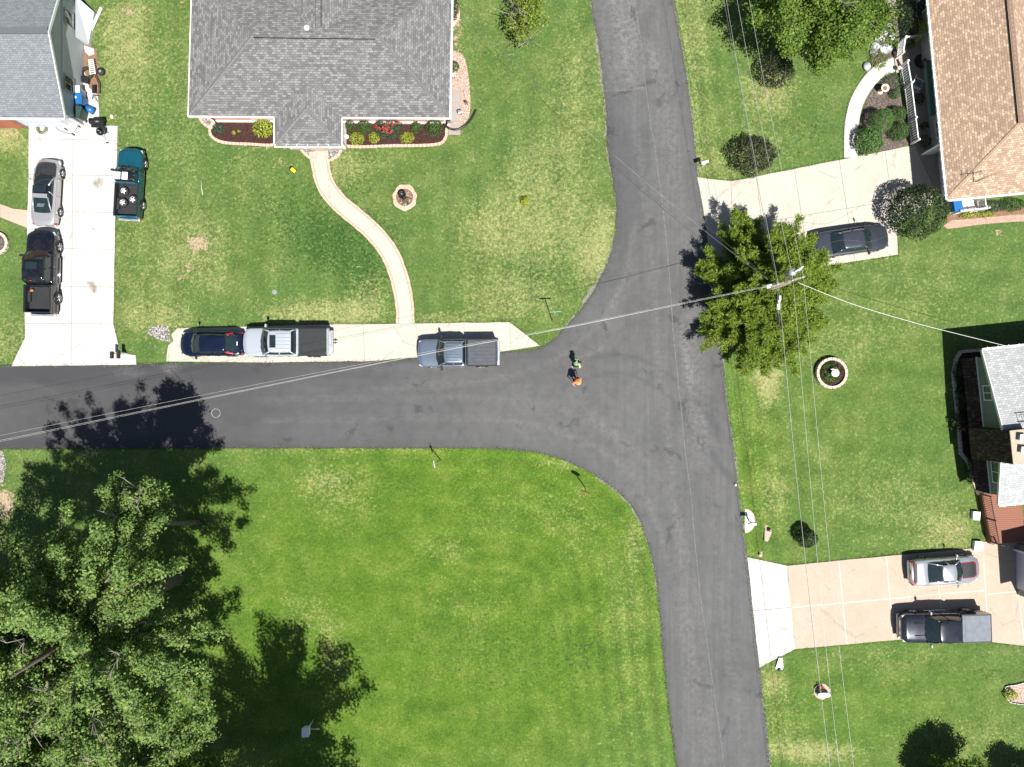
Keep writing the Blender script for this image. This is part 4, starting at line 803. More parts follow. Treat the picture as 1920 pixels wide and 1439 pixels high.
# 8 silver muscle coupe
t, X = vehicle('silver_sports_coupe', 'silver sports coupe with dark red-edged hood stripe on the tan driveway, above the black pickup', 'car', G(1773, 1071, .85), 3.4, 4.80, 1.90, 1.38, P['must'], car_st(.90, .98, 1.02), .30, .42, .60, .80, .80, .60, .96, fx=.19, rx=.79, nose_r=.8, tail_r=.4, doors=(.52,), split_win=.55, mirror=P['must'])
hz = lambda u: float(np.interp(u, [.05, .15, .3], [.72, .90, 1.0]))
for nm, hw, dz, mm in (('hood_stripe_edge', .55, .017, M['tail_red']), ('hood_stripe', .50, .024, M['cover_black'])):
    b = MB(); us = np.linspace(.055 if hw > .52 else .065, .275, 7); rows = [[Vector((X(u) + max(0, 1 - u * 4.8) * .13, y, hz(u) + dz + (.006 if abs(y) < .3 else 0))) for y in np.linspace(-hw * (.8 if i == 0 else 1), hw * (.8 if i == 0 else 1), 5)] for i, u in enumerate(us)]
    b.add([v for r_ in rows for v in r_], [(i * 5 + k, i * 5 + k + 1, (i + 1) * 5 + k + 1, (i + 1) * 5 + k) for i in range(6) for k in range(4)], smooth=True); b.build(nm, mm, t)
b = MB(); b.box((X(.965), 0, 1.03), (.22, 1.35, .05)); b.build('rear_panel', M['black'], t, False, .02)
for s_ in (1, -1):
    for k in range(3): b = MB(); b.box((X(.975), s_ * (.45 + k * .12), 1.062), (.16, .05, .02), s_ * .3); b.build('tail_bar', M['tail_red'], t)
# 9 dark pickup
t, X = vehicle('ink_black_pickup', 'glossy blue-black crew-cab pickup with grey bed cover on the tan driveway, below the sports coupe', 'pickup truck', G(1775, 1178, 1.15), 181.5, 6.05, 2.04, 1.94, P['ink'], tr_st(1.2, 1.26, .66, .82), .25, .35, .60, .63, .90, .72, 1.24, 'truck_chrome', wheel_r=.43, fx=.165, rx=.80, split_win=.5, doors=(.43, .56), mirror=M['chrome'])
cargo(t, X, 6.05, 2.04, .648, .82, 1.38, P['ink'], M['cover_black'], .97, (M['cover_grey'], 'x'), 1)
b = MB(); b.box((X(.19), .42, 1.265), (.9, .05, .02), .06); b.box((X(.19), -.42, 1.265), (.9, .05, .02), -.06); b.build_each('hood_crease', P['ink'], t, False, .01)
b = MB(); b.tube([Vector((X(.30), -1.03, .42)), Vector((X(.62), -1.03, .42))], .045, 8); b.build('running_board', M['chrome'], t)

# ================================================================== HOUSES
def window(par, c, u, n, wd, ht, frame=None, split=True, up=Vector((0, 0, 1))):
    """window on a wall: c centre, u along wall, n outward; glass is a sub-part of the frame"""
    c, u, n = Vector(c), Vector(u).normalized(), Vector(n).normalized(); rot = Matrix((u, n, up)).transposed()
    b = MB(); fw = .07
    for s_ in (1, -1): b.box(c + u * s_ * wd / 2 + n * .03, (fw, .09, ht + fw), 0, rot); b.box(c + up * s_ * ht / 2 + n * .028, (wd - fw, .085, fw), 0, rot)
    if split: b.box(c + n * .025, (.05, .07, ht - fw), 0, rot)
    f = b.build('window', frame or M['white'], par, True); b = MB(); b.box(c + n * .006, (wd - .01, .02, ht - .01), 0, rot); b.build('glass', M['window_glass'], f, True); return f
def walls(par, pts, z0, z1, mat, name='wall'):
    b = MB(); b.prism(pts, z0, z1); return b.build(name, mat, par, True)
def gutter(par, path, r=.06, name='gutter', hangers=0.0, mat=None):
    b = MB(); P_ = [Vector(p) for p in path]
    for a, c in zip(P_[:-1], P_[1:]): d = c - a; b.box((a + c) / 2 - Vector((0, 0, r * .6)), (d.length, .13, .12), math.atan2(d.y, d.x))
    g = b.build(name, mat or M['white_metal'], par, True)
    if hangers:
        b = MB()
        for a, c in zip(P_[:-1], P_[1:]):
            d = c - a; k = int(d.length / hangers); nn = Vector((-d.y, d.x, 0)).normalized()
            for i in range(k): p = a + d * (i + .5) / k; b.box(p + Vector((0, 0, .02)), (.03, .24, .02), math.atan2(d.y, d.x))
        b.build_each('gutter_hanger', M['white'], g, True)
    return g
# ---- grey hip-roofed house, top centre
hc = G(598, 100); h2 = thing('grey_roofed_house', 'pink-brick house with a broad mottled grey shingle hip roof and small front porch wing', 'house', Vector((hc.x, hc.y, 0)))
e = 2.75; A = G(354, 217, e); Bc = G(843, 221, e); dn = (G(847, 0, e) - G(843, 221, e)).normalized(); dw = (G(360, 0, e) - G(354, 217, e)).normalized()
D_ = A + dw * 9.6; C_ = Bc + dn * 9.6; r0 = G(474, 66, 3.85); r1 = G(712, 69, 3.85); ed = Bc - A
b = MB(); b.plane([A, Bc, r1, r0], ed); b.plane([Bc, C_, r1], dn); b.plane([C_, D_, r0, r1], ed); b.plane([D_, A, r0], dw)
# north wing
wy = r0.lerp(r1, .5).y; nx = G(597, 30, 3.85).x
b.plane([(nx - 4.4, wy + 4.8, e - .003), (nx - 4.4, wy + 14, e - .003), (nx, wy + 14, 3.84), (nx, wy, 3.84)], (0, 1, 0)); b.plane([(nx + 4.4, wy + 4.8, e - .003), (nx + 4.4, wy + 14, e - .003), (nx, wy + 14, 3.84), (nx, wy, 3.84)], (0, 1, 0))
# porch wing
pa, pb, pc, pd = G(515, 271, e), G(640, 272, e), G(640, 205, e), G(515, 205, e); px_ = (pa.x + pb.x) / 2; slope = (3.85 - e) / (r0.y - A.y); hz_ = e + (pb.x - px_) * slope * .93
pr0 = Vector((px_, pa.y + 2.25, hz_)); pr1 = Vector((px_, pa.y + 6.2, hz_)); up = Vector((0, 1, 0))
b.plane([pa, pb, pr0], (1, 0, 0)); b.plane([pb, Vector((pb.x, pa.y + 6.2, e)), pr1, pr0], up); b.plane([pa, Vector((pa.x, pa.y + 6.2, e)), pr1, pr0], up)
roof = b.build('roof', M['roof_grey'], h2, True, fix=False)
def caps(par, segs, mat, w_=.24, name='ridge_cap', step=.3, lift=.02):
    for a, c in segs:
        b = MB(); a, c = Vector(a), Vector(c); d = c - a; k = max(1, int(d.length / step)); x = d.normalized(); y = Vector((0, 0, 1)).cross(x).normalized(); z = x.cross(y)
        for i in range(k):
            p = a + d * (i + .5) / k + z * lift; rot = Matrix((x, y, z)).transposed() @ Matrix.Rotation(R(2.5), 3, 'Y')
            for s_ in (1, -1):
                q = p + y * s_ * w_ * .25; b.add([q + x * step * .52 - y * s_ * w_ * .25 + z * .012, q - x * step * .5 - y * s_ * w_ * .25 + z * .0, q - x * step * .5 + y * s_ * w_ * .3 - z * .03, q + x * step * .52 + y * s_ * w_ * .3 - z * .02], [(0, 1, 2, 3)], [[(i * .31 + .02 + random.randint(0, 40) * .27, .02 + s_), (i * .31 + .2, .02 + s_), (i * .31 + .2, .1 + s_), (i * .31 + .02, .1 + s_)]])
        b.build(name, mat, par, True, fix=False)
caps(roof, [(A, r0), (Bc, r1), (pa, pr0), (pb, pr0)], M['roof_grey'])
b = MB(); rr = (r1 - r0).normalized()
for (a, c) in ((r0 + rr * .05, r1 - rr * .3), (Vector((nx, wy + .55, 3.85)), Vector((nx, wy + 8, 3.85)))):
    d = c - a; b.box((a + c) / 2 + Vector((0, 0, .045)), (d.length, .34, .07), math.atan2(d.y, d.x))
rv = b.build_each('ridge_vent', M['roof_grey'], roof, True)
for o in rv:
    ul = o.data.uv_layers.new(name='UVMap') if not o.data.uv_layers else o.data.uv_layers[0]
    for lp in o.data.loops: v = o.data.vertices[lp.vertex_index].co; ul.data[lp.index].uv = (v.x + v.y * .3, v.y)
b = MB()
for (a, c) in ((r0 + rr * .05, r1 - rr * .3), (Vector((nx, wy + .55, 3.85)), Vector((nx, wy + 8, 3.85)))):
    d = (c - a); y = Vector((-d.y, d.x, 0)).normalized()
    for s_ in (1, -1): b.box((a + c) / 2 + y * s_ * .185 + Vector((0, 0, -.01)), (d.length, .03, .07), math.atan2(d.y, d.x))
b.build_each('vent_slot', M['grille_black'], roof, True)
p = G(576, 54, 3.82); b = MB(); b.lathe(p - Vector((0, 0, .1)), [(.12, 0), (.12, .18), (.2, .2), (.17, .27), (.02, .31)], 16); b.build('roof_cowl', M['white'], roof, True)
p = G(489, 154, 3.2); b = MB(); b.tube([p - Vector((0, 0, .3)), p + Vector((0, 0, .3))], .055, 10); b.build('vent_pipe', M['steel'], roof, True)
ins = .62
wl = [A + Vector((ins, ins, 0)), Bc + Vector((-ins, ins, 0)), C_ + Vector((-ins, -ins, 0)), D_ + Vector((ins, -ins, 0))]
walls(h2, wl, .25, e + .12, M['brick_pink']); o = walls(h2, [p + Vector((x, y, 0)) for p, x, y in zip(wl, (-.09, .09, .09, -.09), (-.09, -.09, .09, .09))], -.1, .25, M['offwhite'], 'foundation')
b = MB(); b.prism([A + Vector((.06, .06, 0)), Bc + Vector((-.06, .06, 0)), C_ + Vector((-.06, 0, 0)), D_ + Vector((.06, 0, 0))], e - .12, e - .09); b.prism([pa + Vector((.08, .08, 0)), pb + Vector((-.08, .08, 0)), pb + Vector((-.08, 3, 0)), pa + Vector((.08, 3, 0))], e - .118, e - .088); b.build('soffit', M['white'], h2, True)
def rail(par, a, c, w_=.05, hh=.17, name='fascia', mat=None): b = MB(); d = Vector(c) - Vector(a); b.box((Vector(a) + Vector(c)) / 2 + Vector((0, 0, -.06)), (d.length, w_, hh), math.atan2(d.y, d.x)); return b.build(name, mat or M['white'], par, True)
jl = Vector((pa.x, A.y + (pa.x - A.x) * (Bc.y - A.y) / (Bc.x - A.x), e)); jr = Vector((pb.x, A.y + (pb.x - A.x) * (Bc.y - A.y) / (Bc.x - A.x), e)); o1 = Vector((0, -.06, 0))
rail(h2, A + o1, jl + o1, .07); rail(h2, jr + o1, Bc + o1, .07); rail(h2, D_ + Vector((-.05, 0, 0)), A + Vector((-.05, -.1, 0)), .06); rail(h2, Bc + Vector((.05, -.1, 0)), C_ + Vector((.05, 0, 0)), .12)
rail(h2, jl + Vector((-.04, 0, 0)), pa + Vector((-.04, 0, 0)), .08); rail(h2, jr + Vector((.04, 0, 0)), pb + Vector((.04, 0, 0)), .08)
b = MB(); b.box((pa + pb) / 2 + Vector((0, -.06, -.1)), ((pb - pa).length, .1, .06)); b.box((pa + pb) / 2 + Vector((0, -.16, -.04)), ((pb - pa).length + .1, .035, .14)); g_ = b.build('gutter', M['white'], h2, True)
b = MB()
for k in range(7): p = pa.lerp(pb, (k + .1) / 6.3); b.box(p + Vector((0, -.08, .0)), (.035, .2, .03))
b.build_each('gutter_hanger', M['white'], g_, True); b = MB(); b.box((pa + pb) / 2 + Vector((0, -.085, -.07)), ((pb - pa).length - .04, .11, .012)); b.build('gutter_channel', M['grille_black'], g_, True)
b = MB()
for x in (pa.x + .35, px_ - .9, px_ + .9, pb.x - .35): b.box((x, pa.y + .62, e / 2 - .05), (.14, .14, e - .1))
b.build_each('porch_post', M['white'], h2, True)
b = MB(); b.box((px_, pa.y + 1.5, .12), ((pb - pa).length - .5, 2.0, .24)); b.build('porch_floor', M['porch_floor'], h2, True)
for fx_ in (.14, .33, .62, .84): c = A.lerp(Bc, fx_) + Vector((0, ins - .005, -1.2)); window(h2, c, ed, (0, -1, 0), 1.3, 1.2)
window(h2, Bc + Vector((-ins + .005, 4, -1.2)), (0, 1, 0), (1, 0, 0), 1.2, 1.1)
b = MB(); q = G(380, 222, 2.4); b.tube([Vector((A.x + .4, A.y + .2, e - .2)), Vector((A.x + .75, A.y + .55, e - .5)), Vector((A.x + .78, A.y + .52, .3)), Vector((A.x + 1.0, A.y - .2, .15))], .045, 8); b.build('downspout', M['black'], h2, True)

# ---- blue-grey gabled house, top left
hc = G(30, 110); h1 = thing('blue_grey_roofed_house', 'house with blue-grey shingle gable roof, pale siding end wall and red brick front', 'house', Vector((hc.x, hc.y, 0)))
e1, r1h = 3.0, 4.75; A = G(121, 220, e1); rg = G(90, 60, r1h); N_ = Vector((A.x + .05, 2 * rg.y - A.y, e1)); rg.x = A.x + .02; W_ = -17.0
b = MB(); b.plane([A, rg, rg + Vector((W_, .15, 0)), A + Vector((W_, .1, 0))], (1, 0, 0)); b.plane([N_, rg, rg + Vector((W_, .15, 0)), N_ + Vector((W_, 0, 0))], (1, 0, 0)); roof = b.build('roof', M['roof_blue'], h1, True, fix=False)
b = MB(); b.box(rg + Vector((W_ / 2, .07, .03)), (-W_, .42, .06)); o = b.build('ridge_vent', M['roof_blue'], roof, True)
b = MB()
for q in (A, N_):
    d = rg - q; x = d.normalized(); y = Vector((1, 0, 0)); b.box((q + rg) / 2 + Vector((.03, 0, -.06)), (d.length + .05, .06, .17), 0, Matrix((x, -y, x.cross(-y))).transposed())
b.build_each('rake_board', M['white_metal'], h1, True)
g_ = gutter(h1, [A + Vector((W_, -.02, 0)), A + Vector((.02, -.12, 0))])
xe = G(157, 150).x; ys_, yn = A.y + .45, N_.y - .45; xi = A.x + W_
b = MB(); y0, ym = ys_, rg.y; zt = lambda y: r1h - .16 - abs(y - ym) * (r1h - e1) / (ym - A.y)
prof = [(ys_, .0), (ys_, zt(ys_)), (ym, zt(ym)), (yn, zt(yn)), (yn, .0)]
vs = [(xe, y, z) for y, z in prof] + [(xi, y, z) for y, z in prof]; b.add(vs, [(0, 1, 2, 3, 4), (9, 8, 7, 6, 5)] + [(i, i + 1, 6 + i, 5 + i) for i in range(4)]); b.build('wall', M['siding_grey'], h1, True)
b = MB(); b.box(((xi + G(50, 225).x) / 2, ys_ - .06, 1.2), (G(50, 225).x - xi, .14, 2.4)); b.build('brick_wall', M['brick_red'], h1, True)
b = MB(); b.box((G(97, 225).x, ys_ - .05, 1.15), (2.9, .1, 2.3)); b.build('garage_door', M['garage_door'], h1, True)
rail(h1, Vector((xe - .05, ys_ - .04, 2.7)), Vector((xi, ys_ - .04, 2.7)), .08, .2, 'trim_board', M['white_metal'])
b = MB(); b.box((xe + .02, ys_ + .0, 1.5), (.12, .12, 3.0)); b.build('corner_board', M['white'], h1, True)
window(h1, (xe + .01, G(128, 35, 1.8).y, 1.8), (0, 1, 0), (1, 0, 0), 1.0, .95, M['steel']); window(h1, (xe + .01, G(126, 158, 1.8).y, 1.8), (0, 1, 0), (1, 0, 0), 1.0, .95, M['steel'])
b = MB(); b.box((xe + .02, G(128, 100).y, 2.45), (.06, 10.6, .05)); b.build('siding_trim', M['white_metal'], h1, True)
# lean-to bulkhead against its side
lt = thing('cellar_bulkhead', 'low sloping white cellar hatch against the pale siding of the blue-grey house', 'cellar hatch', G(166, 50)); a0, a1 = G(159, 8), G(159, 84); c0, c1 = G(180, 26), G(170, 86)
b = MB(); b.add([(a0.x, a0.y, 1.1), (a1.x, a1.y, 1.1), (c1.x, c1.y, .25), (c0.x, c0.y, .25), (a0.x, a0.y, 0), (a1.x, a1.y, 0), (c1.x, c1.y, 0), (c0.x, c0.y, 0)], [(0, 1, 2, 3), (0, 3, 7, 4), (1, 5, 6, 2), (2, 6, 7, 3), (0, 4, 5, 1)]); b.build('hatch', M['siding_grey'], lt, True)

# ---- tan-roofed house, top right
A = G(1776, 375, 2.8); u = Vector((-.096, .995, 0)).normalized(); v = Vector((.995, .096, 0)).normalized(); Ltan = 23; Dp = 7.8; e3 = 2.8; rh = 4.95
h3 = thing('tan_roofed_house', 'long house with tan brown shingle hip roof, white gutter and a railed side porch', 'house', Vector((A.x + 3, A.y + 8, 0)))
Bq = A + u * Ltan; Cq = Bq + v * Dp; Dq = A + v * Dp; R0 = A + v * Dp / 2 + u * 4.1; R0.z = rh; R1 = Bq + v * Dp / 2 - u * 4; R1.z = rh
b = MB(); b.plane([A, Bq, R1, R0], u); b.plane([Dq, Cq, R1, R0], u); b.plane([A, Dq, R0], v); b.plane([Bq, Cq, R1], v); roof = b.build('roof', M['roof_brown'], h3, True, fix=False)
caps(roof, [(A, R0), (Dq, R0)], M['roof_brown']); b = MB(); b.box((R0 + R1) / 2 + Vector((0, 0, .05)), ((R1 - R0).length, .3, .07), math.atan2(u.y, u.x)); o = b.build('ridge_vent', M['roof_brown'], roof, True)
b = MB(); b.box((R0 + R1) / 2 + Vector((0, 0, .02)) - v * .18, ((R1 - R0).length, .03, .06), math.atan2(u.y, u.x)); b.build('vent_slot', M['grille_black'], roof, True)
caps(roof, [(R0 + Vector((0, 0, .06)), R1 + Vector((0, 0, .06)))], M['roof_brown'], .34)
gutter(h3, [A - v * .06, Bq - v * .06], hangers=.62); gutter(h3, [A - u * .06 - v * .06, Dq - u * .06])
def loc3(a, c, z=0): p = A + u * a + v * c; return Vector((p.x, p.y, z))
cor = [loc3(3.9, .95), loc3(Ltan - .4, .75), loc3(Ltan - .4, Dp - .4), loc3(.5, Dp - .4), loc3(.5, 1.35), loc3(3.9, 1.35)]
walls(h3, cor, 0, e3 - .02, M['siding_cream']); b = MB(); b.prism([A + v * .02 + u * .02, Bq + v * .02, Cq, Dq + u * .02], e3 - .1, e3 - .07); b.build('soffit', M['white'], h3, True)
b = MB(); b.box(loc3(2.2, 1.33, 1.1), (2.9, .06, 2.2), math.atan2(u.y, u.x)); b.build('garage_door', M['garage_door'], h3, True)
b = MB(); b.box(loc3(3.93, .55, e3 / 2 - .05), (.12, .8, e3 - .1), math.atan2(u.y, u.x)); b.build('garage_side_panel', M['white'], h3, True)
window(h3, loc3(14.2, .73, 1.3), u, -v, .9, 1.9, split=False); b = MB(); b.box(loc3(9.4, .72, 1.4), (1.5, .05, 1.3), math.atan2(u.y, u.x)); b.build('window', M['window_glass'], h3, True)
window(h3, loc3(5.4, .93, 1.5), u, -v, 1.2, 1.2)
# awning
b = MB(); a0, a1 = 6.1, 9.9; p = [loc3(a0, .72, 2.35), loc3(a1, .78, 2.35), loc3(a1, -.02, 1.95), loc3(a0, -.02, 1.95)]
b.add(p, [(0, 1, 2, 3)]); b.add([p[3], p[2], p[2] - Vector((0, 0, .18)), p[3] - Vector((0, 0, .18))], [(0, 1, 2, 3)]); b.add([p[0], p[3], p[3] - Vector((0, 0, .18)), p[0] - Vector((0, 0, .18))], [(0, 1, 2, 3)]); o = b.build('awning', M['awning'], h3, True); md = o.modifiers.new('s', 'SOLIDIFY'); md.thickness = .02
slab('porch_slab', [G(1690, 108) , G(1712, 268), loc3(0, 1.4), loc3(8, 1.2), loc3(15.5, .9), loc3(15.3, -1.3)], .14, .3, M['porch_floor'], None, 1, 'brown porch slab under the eave')
b = MB(); c1_, c2_ = G(1694, 112, .16), G(1683, 117, .1); b.box(c1_, (.75, 1.5, .12), R(6)); b.box(c2_, (.4, 1.5, .1), R(6)); struct(b.build('porch_step', M['conc_tan']), 'tan steps up to the porch')
# railings
def railing(name, label, pts, z0, hh, mat, post=.09, bal=.11, balw=.035, top=.07, cat='railing', every=1.6, low=.1, group=None):
    P_ = [Vector((p.x, p.y, z0)) for p in pts]; t = thing(name, label, cat, P_[0], 0, group); d = MB(); bb = MB(); pp = MB()
    for a, c in zip(P_[:-1], P_[1:]):
        L_ = (c - a).length; an = math.atan2((c - a).y, (c - a).x)
        d.box((a + c) / 2 + Vector((0, 0, hh)), (L_, top, .05), an); d.box((a + c) / 2 + Vector((0, 0, low)), (L_, top * .7, .04), an)
        k = max(1, int(L_ / bal))
        for i in range(k): bb.box(a.lerp(c, (i + .5) / k) + Vector((0, 0, hh / 2)), (balw, balw, hh - .04), an)
        m = max(1, round(L_ / every))
        for i in range(m + (1 if c is P_[-1] else 0)): q = a.lerp(c, i / m); pp.box(q + Vector((0, 0, (hh + .14) / 2)), (post, post, hh + .14), an)
    d.build('rails', mat, t, True); bb.build('balusters', mat, t, True); pp2 = pp.build_each('post', mat, t, True); return t
railing('porch_railing', 'white baluster railing along the mulch bed of the tan-roofed house', [G(1686, 128), G(1693, 168), G(1701, 232), G(1706, 272)], .14, .95, M['white'], .12, .17, .045, .07, every=2.4)
railing('porch_railing', 'short white railing at the head of the garden path by the flagstones', [G(1678, 112), G(1682, 84), G(1718, 78)], .14, .95, M['white'], .11, .125, .05, .08, every=1.4)
# antenna on the roof
an = thing('roof_antenna', 'rusty branched aerial standing on the tan roof corner', 'antenna', A + v * 1.6 + u * .9 + Vector((0, 0, .75))); b = MB(); p = an.location.copy(); b.tube([p - Vector((0, 0, .15)), p + Vector((0, 0, 1.3))], .03, 6); b.build('mast', M['wood_grey'], an, True)
b = MB(); q = p + Vector((0, 0, 1.15)); b.tube([q - u * .1 - v * .6, q + v * .6 + u * .1], .022, 5)
for k in range(5): b.tube([q + v * (-.5 + k * .25) - u * (.22 - k * .02), q + v * (-.5 + k * .25) + u * (.22 - k * .02)], .013, 4)
b.build('aerial', M['wood_grey'], an, True)
# back stair of the tan house
railing('stair_railing', 'white slatted stair railing beside the round evergreen under the tan roof', [G(1786, 402), G(1838, 396)], .0, .9, M['white'], .1, .11, .04, .09, every=1.0)
railing('deck_railing', 'white slatted landing rail below the tan roof edge', [G(1826, 378), G(1828, 396)], .3, .9, M['white'], .08, .1, .04, .06, every=.7)
b = MB(); b.box(G(1805, 388, .15), (2.0, .75, .3), R(5)); struct(b.build('landing_slab', M['conc_white']), 'pale landing below the tan roof')
t = thing('blue_cart', 'bright blue plastic tub on the landing under the tan roof', 'tub', G(1788, 388, .3), R(10)); b = MB(); b.box((0, 0, .25), (.55, .8, .5)); b.build('tub', M['blue_bin'], t, False, .05); b = MB(); b.box((0, 0, .53), (.62, .86, .05)); b.build('lid', M['blue_bin'], t, False, .02)
t = thing('white_cooler', 'white box cooler next to the blue tub on the landing', 'cooler', G(1806, 382, .3), R(5)); b = MB(); b.box((0, 0, .2), (.75, .42, .4)); b.build('box', M['white'], t, False, .03); b = MB(); b.box((0, 0, .43), (.78, .45, .06)); b.build('lid', M['white'], t, False, .02)

# ---- green-sided house with pale roof, right edge
e4, r4 = 3.2, 4.45; A = G(1842, 657, e4); Bq = G(1873, 947, e4); dn_ = (Bq - A).normalized(); vv = Vector((-dn_.y, dn_.x, 0)); rg = (A + Bq) / 2; rg.z = r4; Wd = 10
h4 = thing('pale_roofed_house', 'sage-sided house with pale grey shingle roof, brown shake skirt and tan-capped chimney', 'house', Vector((rg.x + 2, rg.y, 0)))
b = MB(); b.plane([A, A + vv * Wd, rg + vv * Wd, rg], vv); b.plane([Bq, Bq + vv * Wd, rg + vv * Wd, rg], vv); roof = b.build('roof', M['roof_white'], h4, True, fix=False)
b = MB()
for q in (A, Bq):
    d = rg - q; x = d.normalized(); b.box((q + rg) / 2 - vv * .03 + Vector((0, 0, -.07)), (d.length, .07, .18), 0, Matrix((x, -vv, x.cross(-vv))).transposed())
b.build_each('rake_board', M['white_metal'], h4, True); gutter(h4, [A - dn_ * .07, A - dn_ * .07 + vv * Wd], hangers=.7); gutter(h4, [Bq + dn_ * .07, Bq + dn_ * .07 + vv * Wd], hangers=.7)
half = (Bq - A).length / 2; off = .42
def loc4(s_, o_, z): p = A + dn_ * s_ + vv * o_; return Vector((p.x, p.y, z))
def ztop(s_): return e4 + (r4 - e4) * (1 - abs(s_ - half) / half) - .12
ss = [.5, half, 2 * half - .5]; zb = 1.85
b = MB(); pr = [(ss[0], zb), (ss[0], ztop(ss[0])), (ss[1], ztop(ss[1])), (ss[2], ztop(ss[2])), (ss[2], zb)]; vs = [loc4(s_, off, z) for s_, z in pr] + [loc4(s_, Wd, z) for s_, z in pr]
b.add(vs, [(0, 1, 2, 3, 4), (9, 8, 7, 6, 5)] + [(i, i + 1, 6 + i, 5 + i) for i in range(4)] + [(4, 0, 5, 9)]); b.build('wall', M['siding_teal'], h4, True)
walls(h4, [loc4(.62, off + .12, 0), loc4(2 * half - .62, off + .12, 0), loc4(2 * half - .62, Wd, 0), loc4(.62, Wd, 0)], 0, zb - .01, M['brick_red'], 'lower_wall')
b = MB(); b.box(loc4(half, off - .02, zb + .05), (2 * half - .9, .07, .12), math.atan2(dn_.y, dn_.x)); b.build('trim_board', M['white_metal'], h4, True)
b = MB(); p = [loc4(.5, off - .05, zb - .03), loc4(2 * half - .5, off - .05, zb - .03), loc4(2 * half - .5, off - .72, zb - .5), loc4(.5, off - .72, zb - .5)]; b.plane(p, dn_); o = b.build('shake_skirt', M['roof_dark'], h4, True, fix=False); md = o.modifiers.new('s', 'SOLIDIFY'); md.thickness = .06
for s_, wd in ((2.95, .85), (8.4, 1.5)): window(h4, loc4(s_, off - .005, 2.72 if s_ < 5 else 2.7), dn_, -vv, 1.0 if s_ < 5 else 1.45, .82)
# chimney with shake-clad sloping face
ch = MB(); s0, s1 = (G(1840, 808).y - A.y) / dn_.y, (G(1840, 868).y - A.y) / dn_.y; s0 = 5.35; s1 = 7.45; zc_ = 5.0
f = [loc4(s0, off - 1.02, 1.75), loc4(s1, off - 1.02, 1.75), loc4(s1 + .1, -.02, zc_), loc4(s0, -.02, zc_)]; ch.plane(f, dn_)
ch.plane([f[1], f[2], loc4(s1 + .1, 1.25, zc_), loc4(s1, 1.25, 1.75)], vv); ch.plane([f[0], f[3], loc4(s0, 1.25, zc_), loc4(s0, 1.25, 1.75)], vv); chm = ch.build('chimney', M['roof_dark'], h4, True, fix=False)
b = MB(); b.prism([f[3] - Vector((0, 0, 0)), f[2], loc4(s1 + .1, 1.3, 0), loc4(s0, 1.3, 0)], zc_ - .01, zc_ + .06); b.build('chimney_cap', M['conc_tan'], chm, True)
for k, s_ in enumerate((s0 + .55, s0 + 1.35)):
    b = MB(); p = loc4(s_, .62, zc_ + .06); b.box(p + Vector((0, 0, .12)), (.3, .3, .24), R(-5)); b.box(p + Vector((0, 0, .3)), (.5, .5, .035), R(-5)); b.build('flue_cap', M['white_metal'], chm, True, .01)
ld = thing('roof_ladder', 'metal ladder lying on the pale roof beside the chimney', 'ladder', loc4(4.6, 1.8, r4 - .1)); b = MB()
for s_ in (4.45, 4.95): b.tube([loc4(s_, 1.0, r4 + .02), loc4(s_, 5, r4 + .02)], .03, 6)
for k in range(13): b.tube([loc4(4.45, 1.1 + k * .3, r4 + .03), loc4(4.95, 1.1 + k * .3, r4 + .03)], .018, 5)
b.build('frame', M['steel'], ld, True)
# garage wing of that house
gw = [G(1889, 1018, 0), G(1960, 1012, 0), G(1972, 1140, 0), G(1903, 1128, 0)]; b = MB(); q0 = G(1893, 1126); q1 = G(1886, 1022)
fx0 = Vector((q1.x, q1.y, 2.75)); fx1 = Vector((q0.x, q0.y, 2.75)); b.plane([fx0, fx1, fx1 + vv * 8 + Vector((0, 0, 2)), fx0 + vv * 8 + Vector((0, 0, 2))], dn_); o = b.build('garage_roof', M['roof_white'], h4, True, fix=False); md = o.modifiers.new('s', 'SOLIDIFY'); md.thickness = .12
rail(h4, fx0 - vv * .05, fx1 - vv * .05, .08, .2)
g0 = fx0 + vv * .75; g1 = fx1 + vv * .55 - dn_ * .4; walls(h4, [Vector((g0.x, g0.y, 0)), Vector((g1.x, g1.y, 0)), Vector((g1.x, g1.y, 0)) + vv * 6, Vector((g0.x, g0.y, 0)) + vv * 6], 0, 2.7, M['siding_teal'], 'garage_wall')
b = MB(); b.box(Vector(((g0.x + g1.x) / 2, (g0.y + g1.y) / 2, 1.05)) - vv * .03, (2.7, .05, 2.1), math.atan2((g1 - g0).y, (g1 - g0).x)); b.build('garage_door', M['garage_door'], h4, True)
b = MB()
for k in range(2): b.box(Vector(((g0.x + g1.x) / 2, (g0.y + g1.y) / 2, 1.1)) - vv * .07 + dn_ * (k - .5) * 2.85, (.14, .1, 2.2), math.atan2(dn_.y, dn_.x))
b.build_each('door_trim', M['white'], h4, True)
# deck
dk = [G(1833, 923), G(1850, 1018), G(1915, 1014), G(1906, 920)]; b = MB(); c = sum(dk, Vector()) / 4; deck = thing('front_deck', 'low reddish board deck at the corner of the pale-roofed house', 'deck', c); b.prism(dk, 0, .42); b.build('boards', M['deck'], deck, True)
b = MB()
for k in range(3): b.box(G(1857 + k * 3, 1018 + k * 1.2, .1), (.1, .1, .2))
b.build_each('footing', M['wood_grey'], deck, True)
railing('iron_railing', 'black iron railing along the red deck', [G(1833, 925), G(1850, 1014), G(1862, 1017)], .42, .95, M['black'], .06, .13, .025, .05, every=1.8, group=None)
b = MB()
for (px, py, a, w_) in ((1829, 967, .5, .6), (1833, 1024, .6, .7)): b.box(G(px, py, .15), (a, w_, .3), R(-5))
for o, lb in zip(b.build_each('downspout_block', M['white']), ('white block beside the middle of the red deck railing', 'white block at the driveway end of the red deck railing')): tag(o, lb, 'block')

